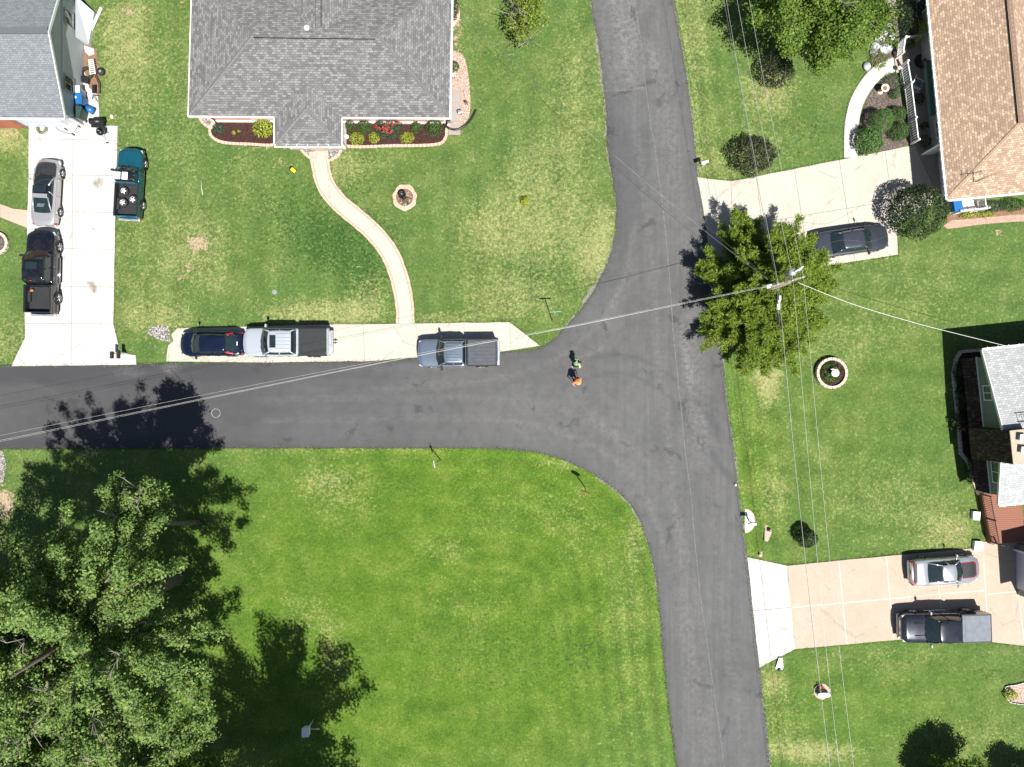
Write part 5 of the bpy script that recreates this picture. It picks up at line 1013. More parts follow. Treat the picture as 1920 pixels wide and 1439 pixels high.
# ================================================================== TREES
tree('shade_tree', 'tall leafy shade tree at the lower left with crown tips reaching toward the road', 338, 1080, 8.1, 7.3, 13.6, 5.2, L['maple'], nb=90, sprays=32, lps=44, leaf=.165, trunk_r=.38, seed=11, twigs=16, spread=.68, branch_min=.25)
tree('shade_tree', 'large shade tree filling the bottom left corner with its leaning trunk showing', 305, 1288, 7.5, 6.8, 10.6, 4.8, L['maple'], nb=84, sprays=32, lps=42, leaf=.165, trunk_r=.4, seed=23, twigs=12, spread=.66, lean=(.6, -.9), branch_min=.3)
tree('shade_tree', 'tall tree beyond the bottom edge whose shadow covers the white feeder', 592, 1502, 6.9, 7.0, 12.0, 5.0, L['maple'], nb=66, sprays=30, lps=34, leaf=.2, trunk_r=.36, seed=31, twigs=6, spread=.95, branch_min=.2)
tree('shade_tree', 'shade tree at the far left edge behind the other crowns', 60, 1170, 6.0, 7.2, 9.4, 4.0, L['maple'], nb=50, sprays=28, lps=40, leaf=.17, trunk_r=.3, seed=37, twigs=8, spread=.85)
tree('young_tree', 'slim bright tree crown rising above the dark shade near the left road', 374, 980, 1.7, 2.0, 10.5, 2.4, L['maple'], nb=34, sprays=20, lps=26, leaf=.17, trunk_r=.16, seed=43, twigs=3, spread=.55, lean=(.9, 3.0))
tree('small_tree', 'low leafy sapling at the bottom edge between the two big crowns', 395, 1425, 2.2, 1.6, 2.6, 1.6, L['maple'], nb=22, sprays=16, lps=14, leaf=.2, trunk_r=.08, seed=41, twigs=0, spread=.6)
tree('maple_tree', 'broad bright green maple overhanging the top edge near the porch', 1486, 66, 5.5, 4.9, 4.9, 2.8, L['oak'], nb=64, sprays=30, lps=28, leaf=.17, trunk_r=.22, seed=5, twigs=5, spread=.85)
tree('young_tree', 'thin yellow-green young tree with open branches near the top edge beside the road', 985, 60, 1.5, 2.2, 2.3, 1.5, L['willow'], nb=24, sprays=13, lps=9, leaf=.16, trunk_r=.07, seed=9, twigs=3, spread=.5)
tree('shade_tree', 'tree at the bottom edge casting a dark shadow on the lower right lawn', 1764, 1450, 2.3, 2.5, 2.1, 1.7, L['oak'], nb=50, sprays=26, lps=26, leaf=.16, trunk_r=.18, seed=15, twigs=2, spread=.7)
tree('small_tree', 'small leafy tree cut by the bottom right corner of the view', 1900, 1450, 1.5, 1.4, 1.7, 1.3, L['oak'], nb=24, sprays=20, lps=14, leaf=.17, trunk_r=.1, seed=16, twigs=0, spread=.5)
# the cedar: whorled drooping branches
def cedar(name, label, gpx, gpy, Rx, Ry, ht, mat, nb=120, seed=3):
    rng = np.random.default_rng(seed); g = G(gpx, gpy); t = thing(name, label, 'tree', g); tb = MB(); tb.tube([g - Vector((0, 0, .1)), g + Vector((0, 0, ht * .5)), g + Vector((.1, 0, ht))], [.2, .12, .02], 8); PP = []; NN = []; TT = []
    for i in range(nb):
        f = (i + .5) / nb; z = .7 + (ht - 1.0) * f; a = i * 2.39996 + rng.normal() * .2; ln = (1 - f) ** .62 * rng.uniform(.6, 1.15) + .08; d = np.array([math.cos(a) * Rx, math.sin(a) * Ry, 0]) * ln; rise = rng.uniform(.1, .5) * np.linalg.norm(d) * .5
        st = np.array([g.x, g.y, z]); E = st + d + np.array([0, 0, rise]); tb.tube([Vector(st), Vector((st + E) / 2 + np.array([0, 0, -.1])), Vector(E)], [.05, .03, .008], 4); dl = np.linalg.norm(d); dn2 = d / (dl + 1e-6); side = np.array([-dn2[1], dn2[0], 0])
        k = int(10 + 26 * dl)
        for _ in range(k):
            u_ = rng.uniform(.12, 1.0) ** .8; s_ = rng.choice([-1, 1]) * rng.uniform(0, 1) * (1.02 - u_) * .44 * dl ** .7; p = st + (E - st) * u_ + side * s_ + dn2 * abs(s_) * .55 + np.array([0, 0, rng.normal() * .12]); n_ = 13
            dr = dn2 * .7 + side * np.sign(s_) * .75 + np.array([0, 0, .1]); q = p + rng.normal(size=(n_, 3)) * .06 + dr * rng.uniform(-.18, .26, (n_, 1)); PP.append(q); TT.append(np.repeat(dr[None], n_, 0) + rng.normal(size=(n_, 3)) * .35); NN.append(np.repeat(np.array([[0, 0, 1.]]), n_, 0))
    tb.build('trunk', M['bark'], t, True); PP = np.concatenate(PP); leafmesh('crown', PP, np.concatenate(NN), rng.uniform(.10, .26, len(PP)), .26, mat, t, T=np.concatenate(TT), bias=.7); return t
cedar('cedar_tree', 'wide spiky yellow-green cedar around the utility pole at the road edge', 1412, 556, 4.6, 5.5, 7.0, L['cedar'], 250)
# ---- shrubs
shrub('barberry_shrub', 'dark rounded shrub on the lawn north of the cream driveway', 'shrub', 1412, 291, 1.72, 2.0, L['barberry'], leaf=.12, dens=1.3, ry=1.42)
shrub('barberry_shrub', 'dark purplish shrub tucked under the edge of the maple', 'shrub', 1455, 130, 1.35, 1.9, L['barberry'], leaf=.12, dens=1.2)
shrub('holly_tree', 'big round dark glossy evergreen between the tan roof and the parked sedan', 'evergreen', 1722, 396, 2.05, 3.6, L['holly'], leaf=.14, dens=1.9, ry=1.9, rough=.1)
shrub('boxwood', 'small round dark shrub alone on the lawn near the tan driveway', 'shrub', 1513, 1009, .78, 1.5, L['holly'], leaf=.09, dens=3.0, ry=.72)
shrub('clipped_arborvitae', 'tall clipped pale green dome in the mulch bed by the garden path', 'shrub', 1652, 226, .88, 1.9, L['arbor'], leaf=.06, dens=1.8, rough=.05)
shrub('juniper_shrub', 'shaggy green shrub at the driveway corner of the mulch bed', 'shrub', 1631, 263, 1.02, 1.5, L['arbor'], leaf=.11, dens=2.0)
shrub('boxwood', 'round green boxwood against the railing behind the clipped dome', 'shrub', 1683, 214, .62, 1.0, L['box'], leaf=.07, dens=1.8)
shrub('boxwood', 'round green boxwood against the railing nearest the driveway', 'shrub', 1687, 246, .70, 1.1, L['box'], leaf=.07, dens=1.8)
shrub('boxwood', 'tiny bright boxwood beside the birdbath', 'shrub', 1678, 177, .36, .7, L['box'], leaf=.06)
shrub('lime_shrub', 'sunlit yellow-green shrub beside the short railing under the tan eave', 'shrub', 1722, 58, .5, 1.8, L['lime'], leaf=.1, ry=.9)
shrub('yew_shrub', 'dark shrub in the shade between the maple and the tan house', 'shrub', 1706, 36, .9, 1.7, L['holly'], leaf=.1, ry=1.5)
shrub('groundcover_clump', 'mottled low perennials between birdbath and railing', 'plant', 1672, 156, .8, .35, L['rose'], leaf=.09, dens=.5)
shrub('groundcover_clump', 'pale green perennials beside the flagstones at the path bend', 'plant', 1648, 112, .7, .4, L['willow'], leaf=.09, dens=.6)
for i, (px, py, r, lb) in enumerate(((1733, 122, .42, 'spiky potted palm by the house wall near the door'), (1721, 187, .42, 'dark fern in shade beside the green awning'), (1731, 238, .28, 'dark potted plant against the wall south of the awning'), (1732, 266, .45, 'bright green porch shrub at the garage corner'), (1703, 84, .42, 'potted green plant inside the short porch railing'))):
    shrub('porch_plant', lb, 'plant', px, py, r, .8, L['box'] if i > 2 else L['holly'], leaf=.12, dens=.8, z0=.14)
gh = 'foundation shrubs of the grey house'
for px, py, r, ht, mt, lf, lb, ry in ((656, 235, .35, .8, 'box', .07, 'narrow oval green shrub nearest the porch', .48), (683, 238, .52, .9, 'box', .07, 'round green shrub second from the porch', .52), (727, 240, 1.02, 1.1, 'rose', .09, 'wide rose bush with red blooms', .86), (780, 239, .40, .8, 'box', .09, 'small dark green shrub right of the roses', .42), (814, 239, .66, 1.0, 'box', .08, 'large round green shrub at the right corner', .62), (669, 260, .58, .6, 'lime', .08, 'big yellow-green mound left of the roses', .5), (702, 258, .44, .5, 'lime', .08, 'small yellow-green mound touching the roses', .42), (763, 258, .55, .5, 'lime', .09, 'pale yellow-green mound right of the roses', .42), (492, 240, .80, 1.0, 'lime', .12, 'large feathery yellow shrub left of the porch', .68), (410, 241, .5, .4, 'rose', .08, 'dull green tuft at the left end of the mulch bed', .4), (438, 249, .14, .2, 'lime', .08, 'tiny pale plant in the left mulch bed', .14), (448, 246, .1, .2, 'lime', .07, 'tiny yellow sprout in the left mulch bed', .1)):
    shrub('foundation_shrub', lb, 'shrub', px, py, r, ht, L[mt], gh, leaf=lf, dens=1.1, ry=ry, rough=.12)
def blooms(label, pts, cat='flowers', mat='red', r=.07, group=None):
    t = thing('flowers', label, cat, pts[0], 0, group); c = []; 
    for p in pts: c += [np.array(p) + RNG.normal(size=3) * r * np.array([1, 1, .3]) for _ in range(9)]
    leafmesh('petals', np.array(c), np.repeat([[0, 0, 1.]], len(c), 0), .085, .8, M[mat], t, bias=1.2)
blooms('cluster of red roses on the wide bush', [G(x, y, 1.08) for x, y in ((706, 239), (713, 242), (719, 244), (724, 242), (728, 241), (734, 248), (730, 232), (737, 233), (718, 226), (745, 228), (726, 249), (722, 240))])
shrub('weed_clump', 'lone bright leafy plant in the middle of the grey house lawn', 'plant', 985, 377, .36, .45, L['lime'], leaf=.17, dens=1.0)
shrub('young_shrub', 'shrub at the top right eave corner of the grey house by the boulders', 'shrub', 848, 15, .5, 1.0, L['holly'], leaf=.1, ry=.9)
shrub('gravel_shrub', 'green shrub in the pink gravel at the right wall of the grey house', 'shrub', 851, 125, .42, .6, L['box'], leaf=.08)
for px, py, r, ry, ht, mt, lb in ((1803, 700, .55, .9, 1.1, 'holly', 'dark shrub at the top of the bed by the shake skirt'), (1806, 745, .55, 1.1, 1.1, 'holly', 'dark shrub in the middle of the bed by the shake skirt'), (1801, 792, .75, .7, .9, 'holly', 'dark spreading daylily clump beside the chimney'), (1822, 885, .4, 1.0, .9, 'box', 'dark green shrub in the bed below the chimney')):
    shrub('foundation_shrub', lb, 'shrub', px, py, r, ht, L[mt], 'foundation shrubs of the pale-roofed house', leaf=.11, ry=ry)
blooms('small orange lilies beside the chimney', [G(1807, 806, .9), G(1809, 808, .9)], mat='terracotta')
blooms('white flowers on the shaded bed edge', [G(1788, 716, .3), G(1790, 722, .3), G(1789, 732, .3), G(1791, 740, .3)], mat='white')
for px, py, r, ry, lb in ((1862, 387, 1.0, .42, 'grey-green shrub under the tan eave'), (1900, 384, 1.0, .5, 'tall green shrub below the tan roof at the right edge'), (1815, 404, .6, .22, 'low yellow plants by the stair railing'), (1846, 402, .8, .2, 'yellow-green border plants along the paver path')):
    shrub('border_plants', lb, 'shrub', px, py, r, .6, L['lime'] if 'yellow' in lb else L['rose'] if 'grey' in lb else L['box'], leaf=.1, ry=ry)
shrub('weed_clump', 'shrub with dark spikes in the small edged bed at the right border', 'shrub', 1895, 1304, .5, .5, L['lime'], leaf=.12, ry=.42)
# flagstones and boulders
for k, (px, py, a, c_) in enumerate(((1648, 74, .8, .6), (1640, 88, .7, .6), (1637, 100, .6, .5), (1656, 62, .7, .5), (1666, 50, .5, .45), (1660, 92, 1.0, .8), (1624, 126, .55, .75), (1672, 70, .6, .5))):
    b = MB(); p = G(px, py); b.blob((p.x, p.y, .1), (a * .5, c_ * .5, .13), 9, 6, .16)
    o = b.build('flagstone', M['flagstone']); tag(o, ['grey slab second from the top of the stone pile', 'pale slab on the left flank of the stone pile', 'lowest slab on the left flank of the stone pile', 'slab at the upper left shoulder of the stone pile', 'topmost small pale stone of the pile', 'widest flat slab in the middle of the stone pile', 'white boulder at the bend of the garden path', 'stone on the right flank of the pile'][k], 'stone', 'stones under the maple')
for k, (px, py, a, lb) in enumerate(((857, 30, .4, 'pinkish boulder at the right wall of the grey house'), (850, 45, .35, 'smaller boulder below the pinkish one'), (211, 220, .22, 'pale stone on the grass beside the charcoal grill'), (1424, 1041, .2, 'round stone at the tip of the white apron'), (1378, 909, .16, 'little white stone on the road edge'))):
    b = MB(); p = G(px, py); b.blob((p.x, p.y, .08), (a * .55, a * .75, .14), 9, 6, .14); tag(b.build('boulder', M['edging'] if k < 2 else M['cream']), lb, 'stone')

# ================================================================== LAWN FEATURES
def ringbed(label, px, py, r, mat, fill, hgt, rows=1, n=18, plants=None, name='round_planter'):
    g = G(px, py); t = thing(name, label, 'planter', g); b = MB(); b.cyl((0, 0, -.02), r - .08, hgt * .6 + .02, 28); b.build('fill', fill, t)
    b = MB()
    for q in range(rows):
        rr_ = r + (q * -.0); 
        for k in range(n): a = 2 * math.pi * (k + .5 * q) / n; b.box((math.cos(a) * rr_, math.sin(a) * rr_, hgt / rows * (q + .5)), (.2, 2 * math.pi * r / n * .94, hgt / rows - .01), a)
    b.build('stone_ring', mat, t, False, .015); return t, g
t, g = ringbed('ring of pale stones on the lawn filled with green plants around a white statue', 1556, 700, 1.02, M['edging_pale'], M['mulch'], .42, 2, 20)
shrub('planter_foliage', 'leafy plants filling the pale stone ring around the statue', 'plant', 1556, 699, .82, .55, L['box'], leaf=.11, dens=.9, z0=.12)
t = thing('garden_statue', 'white figure on a round basin in the stone ring', 'statue', g); b = MB(); b.lathe((0, 0, 0), [(.22, 0), (.2, .1), (.1, .2), (.1, .7), (.27, .82), (.28, .88), (.2, .9), (.02, .86)], 20); b.build('basin', M['white'], t)
b = MB(); b.lathe((.02, .26, .3), [(.14, 0), (.16, .2), (.11, .5), (.06, .62), (.09, .72), (.02, .84)], 14); b.tube([(-.06, .28, .85), (-.3, .26, .8)], .035, 6); b.build('figure', M['white'], t)
t, g = ringbed('scalloped pink stone ring on the lawn with a black planter in its middle', 759, 371, .72, M['edging'], M['soil'], .14, 1, 18)
b = MB(); P_ = [(math.cos(a) * (.86 + .04 * math.sin(a * 9)), math.sin(a) * (.95 + .05 * math.sin(a * 7)), 0) for a in np.linspace(0, 2 * math.pi, 40, False)]; b.prism(P_, -.02, .05); b.build('outer_pavers', M['edging'], t)
b = MB(); P_ = [(math.cos(a) * .5, math.sin(a) * .5, 0) for a in np.linspace(0, 2 * math.pi, 30, False)]
shrub('small_flowers', 'small pink and orange flowers at the foot of the black planter', 'flowers', 760, 376, .42, .22, L['rose'], leaf=.08, dens=.6)
blooms('pink petals around the black planter', [G(x, y, .25) for x, y in ((766, 368), (768, 376), (760, 383), (752, 380), (764, 362))], mat='edging')
t = thing('black_planter', 'tall black cylindrical planter in the pink stone ring', 'planter', G(757, 371)); b = MB(); b.lathe((0, 0, .0), [(.17, 0), (.2, .7), (.27, .74), (.28, .82), (.23, .83), (.22, .7), (.02, .68)], 24); b.build('pot', M['black'], t)
t, g = ringbed('ring of pale blocks at the left border of the picture', -3, 457, .72, M['edging_pale'], M['mulch_grey'], .25, 1, 16)
g = G(1541, 1297); b = MB(); b.prism([(g.x + .6 * math.cos(a) * random.uniform(.95, 1.04), g.y + .58 * math.sin(a) * random.uniform(.95, 1.04), 0) for a in np.linspace(0, 2 * math.pi, 28, False)], -.02, .02); struct(b.build('gravel_patch', M['conc_tan']), 'round gravel disc under the white trough')
t = thing('trough_planter', 'white boat-shaped trough with dark leaves added as its shade on the round gravel disc of the lower right lawn', 'planter', G(1541, 1300)); b = MB()
rows = []
for x in np.linspace(-.44, .44, 9):
    w_ = .17 * math.sqrt(max(.05, 1 - (x / .5) ** 2)); rows.append([(x, -w_ * .5, 0), (x, -w_, .38), (x, w_, .38), (x, w_ * .5, 0)])
b.add([p for r_ in rows for p in r_], [(i * 4 + k, i * 4 + (k + 1) % 4, (i + 1) * 4 + (k + 1) % 4, (i + 1) * 4 + k) for i in range(8) for k in range(4)] + [(0, 1, 2, 3), (35, 34, 33, 32)]); b.build('trough', M['white'], t, False, .01)
shrub('trough_shade_leaves', 'dark leaves with red flowers, added as the shade behind the white trough', 'plant', 1538, 1292, .34, .4, L['holly'], leaf=.09, ry=.2, dens=1.4)  # dark leaves added to stand in for the trough's shadow on its north side
blooms('red flower heads above the white trough', [G(1540, 1290, .45), G(1544, 1290, .42)], r=.04)
# drain pipe ends
for (px, py, a, mt, lb) in ((1461, 1244, -5, 'white', 'white flared drain outlet below the white apron'), (1438, 1003, 165, 'conc_tan', 'tan drain outlet in the ditch above the white apron')):
    t = thing('drain_outlet', lb, 'drain outlet', G(px, py), R(a)); b = MB(); b.add([(-.1, .45, .02), (.1, .45, .02), (.24, -.42, .02), (-.24, -.42, .02), (-.12, .45, .2), (.12, .45, .2), (.26, -.3, .1), (-.26, -.3, .1)], [(0, 1, 2, 3), (0, 3, 7, 4), (1, 2, 6, 5), (4, 7, 6, 5)]); o = b.build('apron', M[mt], t, fix=False); md = o.modifiers.new('s', 'SOLIDIFY'); md.thickness = .03
    b = MB(); b.tube([(0, -.28, .06), (0, -.5, .04)], .12, 12); b.build('pipe_mouth', M['grille_black'], t)
# bird bath
t = thing('birdbath', 'round cream birdbath on the mulch by the garden path', 'birdbath', G(1650, 173)); b = MB(); b.lathe((0, 0, 0), [(.2, 0), (.18, .06), (.08, .14), (.08, .55), (.14, .62), (.28, .70), (.29, .74), (.24, .74), (.15, .68), (.02, .66)], 26); b.build('bowl', M['cream'], t)
b = MB(); b.cyl((0, 0, .675), .2, .012, 24); b.build('water', M['soil'], t)
t = thing('garden_light', 'round white garden light beside the first porch step', 'light', G(1679, 133)); b = MB(); b.cyl((0, 0, 0), .03, .4, 8); b.build('stake', M['black'], t); b = MB(); b.blob((0, 0, .48), .14); b.build('globe', M['white'], t)
# porch furniture
t = thing('rocking_chair', 'white slatted rocking chair with blue cushion on the shaded porch', 'chair', G(1713, 164, .14), R(-24)); b = MB()
b.box((.0, 0, .42), (.55, .55, .05)); b.build('seat', M['white'], t); b = MB(); b.box((0, 0, .47), (.5, .48, .06)); b.build('cushion', M['bluebed'] if 'bluebed' in M else P['bluebed'], t, False, .02)
b = MB(); 
for k in range(6): b.tube([(-.27, -.25 + k * .1, .45), (-.5, -.25 + k * .1, 1.0)], .018, 5)
b.tube([(-.5, -.3, 1.0), (-.5, .3, 1.0)], .03, 6); b.build('backrest', M['white'], t)
for s_ in (1, -1): b = MB(); b.tube([(-.3, s_ * .3, .66), (.3, s_ * .3, .66)], .03, 6); b.tube([(.26, s_ * .3, .05), (.26, s_ * .3, .66)], .025, 6); b.build('armrest', M['white'], t)
for s_ in (1, -1): b = MB(); b.tube([(-.5, s_ * .27, .12), (-.2, s_ * .27, .03), (.2, s_ * .27, .03), (.5, s_ * .27, .12)], .025, 6); b.tube([(-.25, s_ * .27, .05), (-.25, s_ * .27, .42)], .02, 5); b.build('rocker', M['white'], t)
t = thing('door_mat', 'dark half-round mat at the porch door', 'mat', G(1727, 115, .145)); b = MB(); b.prism([(math.cos(a) * .5, math.sin(a) * .5) for a in np.linspace(math.pi / 2, 3 * math.pi / 2, 14)], 0, .015); b.build('mat', M['black'], t)
# bird feeder house in the tree shade
t = thing('bird_feeder', 'white slatted bird feeder box on a post in the dark tree shade', 'bird feeder', G(588, 1349)); b = MB(); b.tube([(0, 0, 0), (0, 0, 1.6)], .045, 8); b.build('post', M['white'], t)
b = MB(); b.box((0, 0, 1.75), (.42, .58, .36)); b.build('box', M['white'], t, False, .01); b = MB(); b.box((-.02, 0, 1.96), (.5, .64, .05), 0, Matrix.Rotation(R(10), 3, 'Y')); b.build('roof', M['white'], t); b = MB(); b.tube([(.28, .12, 1.7), (.9, .12, 1.7)], .03, 6); b.build('perch_arm', M['white'], t)

# ---- mailboxes and signs
def mailbox(label, g, rz, body, postm, white_arm=True, hh=1.05, name='mailbox', group=None):
    t = thing(name, label, 'mailbox', g, rz, group); b = MB(); b.box((0, 0, hh / 2), (.1, .1, hh)); b.box((-.12, 0, hh - .1), (.5, .09, .09)); b.build('post', postm, t)
    b = MB(); L_, W_, Hh = .5, .2, .2; rows = []
    for x in (-.25, .25): rows.append([(x - .12, -W_ / 2, hh)] + [(x - .12, math.cos(a) * -W_ / 2, hh + .12 + math.sin(a) * .1) for a in np.linspace(0, math.pi, 9)] + [(x - .12, W_ / 2, hh)])
    m = len(rows[0]); b.add(rows[0] + rows[1], [(k, k + 1, m + k + 1, m + k) for k in range(m - 1)], smooth=True); b.add(rows[0], [tuple(range(m))]); b.add(rows[1], [tuple(range(m))]); b.add(rows[0] + rows[1], [(0, m - 1, 2 * m - 1, m)]); b.build('box', body, t)
    b = MB(); b.box((.0, -W_ / 2 - .02, hh + .12), (.04, .02, .16)); b.build('flag', M['tail_red'], t); return t
mailbox('black mailbox on a pale post, left of a pair beside the left driveway', G(226, 664), R(90), M['black'], M['white'], group='paired black mailboxes'); mailbox('black mailbox on a pale post, right of a pair beside the left driveway', G(238, 664), R(90), M['black'], M['white'], group='paired black mailboxes')
mailbox('white mailbox leaning at the top right of the road beside the cream driveway', G(1316, 313), R(20), M['white'], M['white'])
b = MB(); g = G(1399, 977); pl = [(g.x - .1 + .62 * math.cos(a), g.y + .72 * math.sin(a)) for a in np.linspace(-math.pi / 2, math.pi / 2, 16)]; b.prism(pl, -.05, .05); struct(b.build('mailbox_pad', M['white']), 'white half-round pad at the road edge')
b = MB(); A_ = [(g.x - .1 + .76 * math.cos(a), g.y + .88 * math.sin(a)) for a in np.linspace(-math.pi / 2, math.pi / 2, 16)]; b.prism(A_, -.05, .035); struct(b.build('mailbox_pad_edging', M['edging']), 'pink edging round the white mailbox pad')
mailbox('white mailbox standing on the white half-round pad at the road edge', G(1404, 977), R(5), M['white'], M['steel'])
def sign(name, label, base, top, kind, rz):
    t = thing(name, label, 'road sign', base); d = top - base; b = MB(); b.tube([Vector((0, 0, -.1)), d], .035, 8); b.build('post', M['steel'], t); p = d * .985
    if kind == 'street':
        for k, (a, z) in enumerate(((rz, 0),)): b = MB(); b.box(p + Vector((0, 0, z)), (.82, .03, .17), a); b.build('name_blade', M['sign_green'], t, False, .005)
    else:
        r_ = .36; n_ = Vector((math.cos(rz), math.sin(rz), 0)); u_ = Vector((-n_.y, n_.x, 0)); c = p - Vector((0, 0, .3)) + n_ * .05; k = 8 if kind == 'oct' else 4
        pts = [c + (u_ * math.cos(a) + Vector((0, 0, 1)) * math.sin(a)) * r_ for a in [2 * math.pi * (i + .5) / k for i in range(k)]]
        b = MB(); b.add(pts + [q + n_ * .02 for q in pts], [tuple(range(k))[::-1], tuple(range(k, 2 * k))] + [(i, (i + 1) % k, k + (i + 1) % k, k + i) for i in range(k)]); b.build('panel', M['sign_red'] if kind == 'oct' else M['white'], t)
sign('street_sign', 'street sign post with pale green name blades on the corner lawn by the junction', G(1035, 602), G(1041, 585, 2.6), 'street', R(3))
sign('stop_sign', 'thin sign post on the inside corner of the curve beside the junction', G(1097, 914), G(1098, 926, 2.5), 'oct', R(70))
sign('road_sign', 'leaning sign post at the grass edge below the parked blue-grey pickup', G(826, 862), G(812, 872, 2.3), 'diamond', R(10))

# ---- utility pole, transformer and wires
pb_ = G(1386, 563); top = G(1476, 530, 9.0); pole = thing('utility_pole', 'weathered wooden utility pole rising out of the spiky cedar', 'utility pole', Vector((pb_.x, pb_.y, 0)))
b = MB(); b.tube([Vector((0, 0, -.2)), Vector((top.x - pb_.x, top.y - pb_.y, 9.3))], [.17, .12], 14); b.build('shaft', M['wood_grey'], pole)
ca = G(1446, 538, 8.8); cb = G(1509, 519, 8.8); b = MB(); d = cb - ca; b.box((ca + cb) / 2, (d.length, .11, .13), math.atan2(d.y, d.x)); b.build('crossarm', M['wood_grey'], pole, True)
att = [G(1458, 533, 8.95), G(1486, 526, 8.95), G(1505, 520, 8.95)]
for p in att: b = MB(); b.lathe(p - Vector((0, 0, .1)), [(.03, 0), (.06, .06), (.05, .1), (.065, .14), (.02, .2)], 10); b.build('insulator', M['white'], pole, True)
tp = G(1483, 512, 8.1); b = MB(); b.lathe(tp - Vector((0, 0, .5)), [(.02, 0), (.23, .02), (.25, .1), (.25, .8), (.22, .86), (.02, .9)], 20); tr = b.build('transformer', M['steel'], pole, True)
b = MB(); b.tube([tp + Vector((.05, 0, .4)), tp + Vector((.3, .12, .62)), tp + Vector((.5, .3, .55))], .06, 8); b.build('bushing', M['white'], tr, True); b = MB(); b.tube([tp + Vector((-.25, 0, .1)), tp + Vector((-.45, -.1, .3)), G(1470, 527, 8.8)], .025, 6); b.build('jumper_wire', M['wire_dark'], tr, True)
b = MB(); b.box(G(1497, 522, 8.7), (.22, .08, .3), .3); b.build('fuse_cutout', M['terracotta'], pole, True)
b = MB(); b.tube([G(1437, 538, 6.9), G(1452, 534.5, 6.95)], .13, 10); b.build('splice_case', M['white'], pole, True)
def wire(name, label, pts, r=.014, mat='wire', sag=0.0, n=10, group=None):
    P_ = smoothpoly(pts, n); o = MB().tube(P_, r, 5).build(name, M[mat]); return tag(o, label, 'cable', group)
gN = 'overhead wires along the road'
for k, (x0, x1, x2, x3) in enumerate(((1362, 1494, 1529, 1556), (1382, 1519, 1548, 1574), (1405, 1541, 1573, 1601))):
    a = att[k] + Vector((0, 0, .1)); nx_ = G(x0, 0, 8.5); far = nx_ + (nx_ - a) * 1.6 + Vector((0, 0, 1.5)); lb = ['leftmost', 'middle', 'rightmost'][k]
    wire('power_line', lb + ' of the three overhead wires running up from the pole', [a, a.lerp(nx_, .5) + Vector((0, 0, -.12)), nx_, far], .0075, group=gN)
    s1_ = G(x1, 900, 8.1); s2_ = G(x2, 1210, 7.9); s3_ = G(x3, 1439, 8.0); wire('power_line', lb + ' of the three overhead wires running down from the pole', [a, s1_, s2_, s3_, s3_ + (s3_ - s2_)], .0075, group=gN)
sp = G(1444, 537, 6.9)
wire('telephone_cable', 'low cable running down from the pole with white terminal boxes', [G(1457, 537, 7.2), G(1461, 600, 6.6), G(1470, 700, 6.3), G(1494, 905, 6.0), G(1528, 1215, 5.9), G(1556, 1445, 6.0), G(1585, 1700, 6.2)], .012, 'wire_dark')
wire('telephone_cable', 'low dark cable running up from the pole toward the maple', [G(1457, 533, 7.2), G(1431, 400, 6.7), G(1385, 150, 6.5), G(1357, 0, 6.6), G(1310, -250, 7)], .012, 'wire_dark')
tb_ = thing('terminal_boxes', 'black and white cable terminal hanging below the pole on the low cable', 'terminal box', G(1459, 560, 6.5)); b = MB()
for px, py, w_, l_ in ((1462, 559, .13, .3), (1460.5, 567, .12, .2), (1459, 576, .18, .33)): b.box(G(px, py, 6.6), (w_, l_, .14))
b.build_each('box', M['white'], tb_, True); b = MB(); b.tube([G(1457.5, 545, 6.55), G(1458.5, 606, 6.45)], .075, 8); b.build('splice_tube', M['black'], tb_, True)
gW = 'cables crossing to the left edge'
for k, (dy, hh, r_) in enumerate(((0, 5.2, .009), (2.5, 5.0, .007), (-9, 6.2, .006))):
    y = lambda q: q + dy * .3
    wire('overhead_cable', ['thick pale cable crossing the junction to the left edge', 'thin cable lashed just under the thick pale one', 'highest thin cable running beside the pale pair'][k], [sp if k < 2 else G(1446, 535, 7.0), G(1300, 566 - (k == 2) * 2, 6.2), G(1060, 615 + dy * .2, hh + .5), G(860, 652 + dy * .3, hh + .1), G(640, 695 + dy * .5, hh), G(320, 760 + dy * .8, hh), G(0, 826 + dy, hh + .1), G(-300, 886 + dy, hh + .4)], r_, group=gW)
wire('service_drop', 'thin dark-and-pale cable running from the pole to the grey house', [G(1440, 525, 6.9), G(1315, 428, 5.8), G(1150, 290, 4.8), G(1000, 152, 4.2), G(865, 25, 4.0), G(790, -60, 4.2)], .008, 'wire_mid', group='service drops')
wire('service_drop', 'second thin dark cable beside the one to the grey house', [G(1440, 522, 7.1), G(1300, 405, 6.4), G(1150, 284, 5.4), G(1000, 149, 4.8), G(865, 22, 4.4), G(790, -64, 4.5)], .005, 'wire_dark', group='service drops')
wire('service_drop', 'thick white twisted cable from the pole to the pale-roofed house', [G(1496, 530, 7.2), G(1600, 571, 5.9), G(1720, 607, 4.9), G(1830, 635, 4.1), G(1890, 650, 3.7)], .013, 'white', group='service drops')
wire('ditch_cable', 'dark thin cable running low over the cream driveway to the sedan', [G(1440, 530, 6.6), G(1560, 455, 5.0), G(1640, 452, 4.6), G(1720, 405, 4.3), G(1776, 378, 3.2)], .007, 'wire_dark', group='service drops')

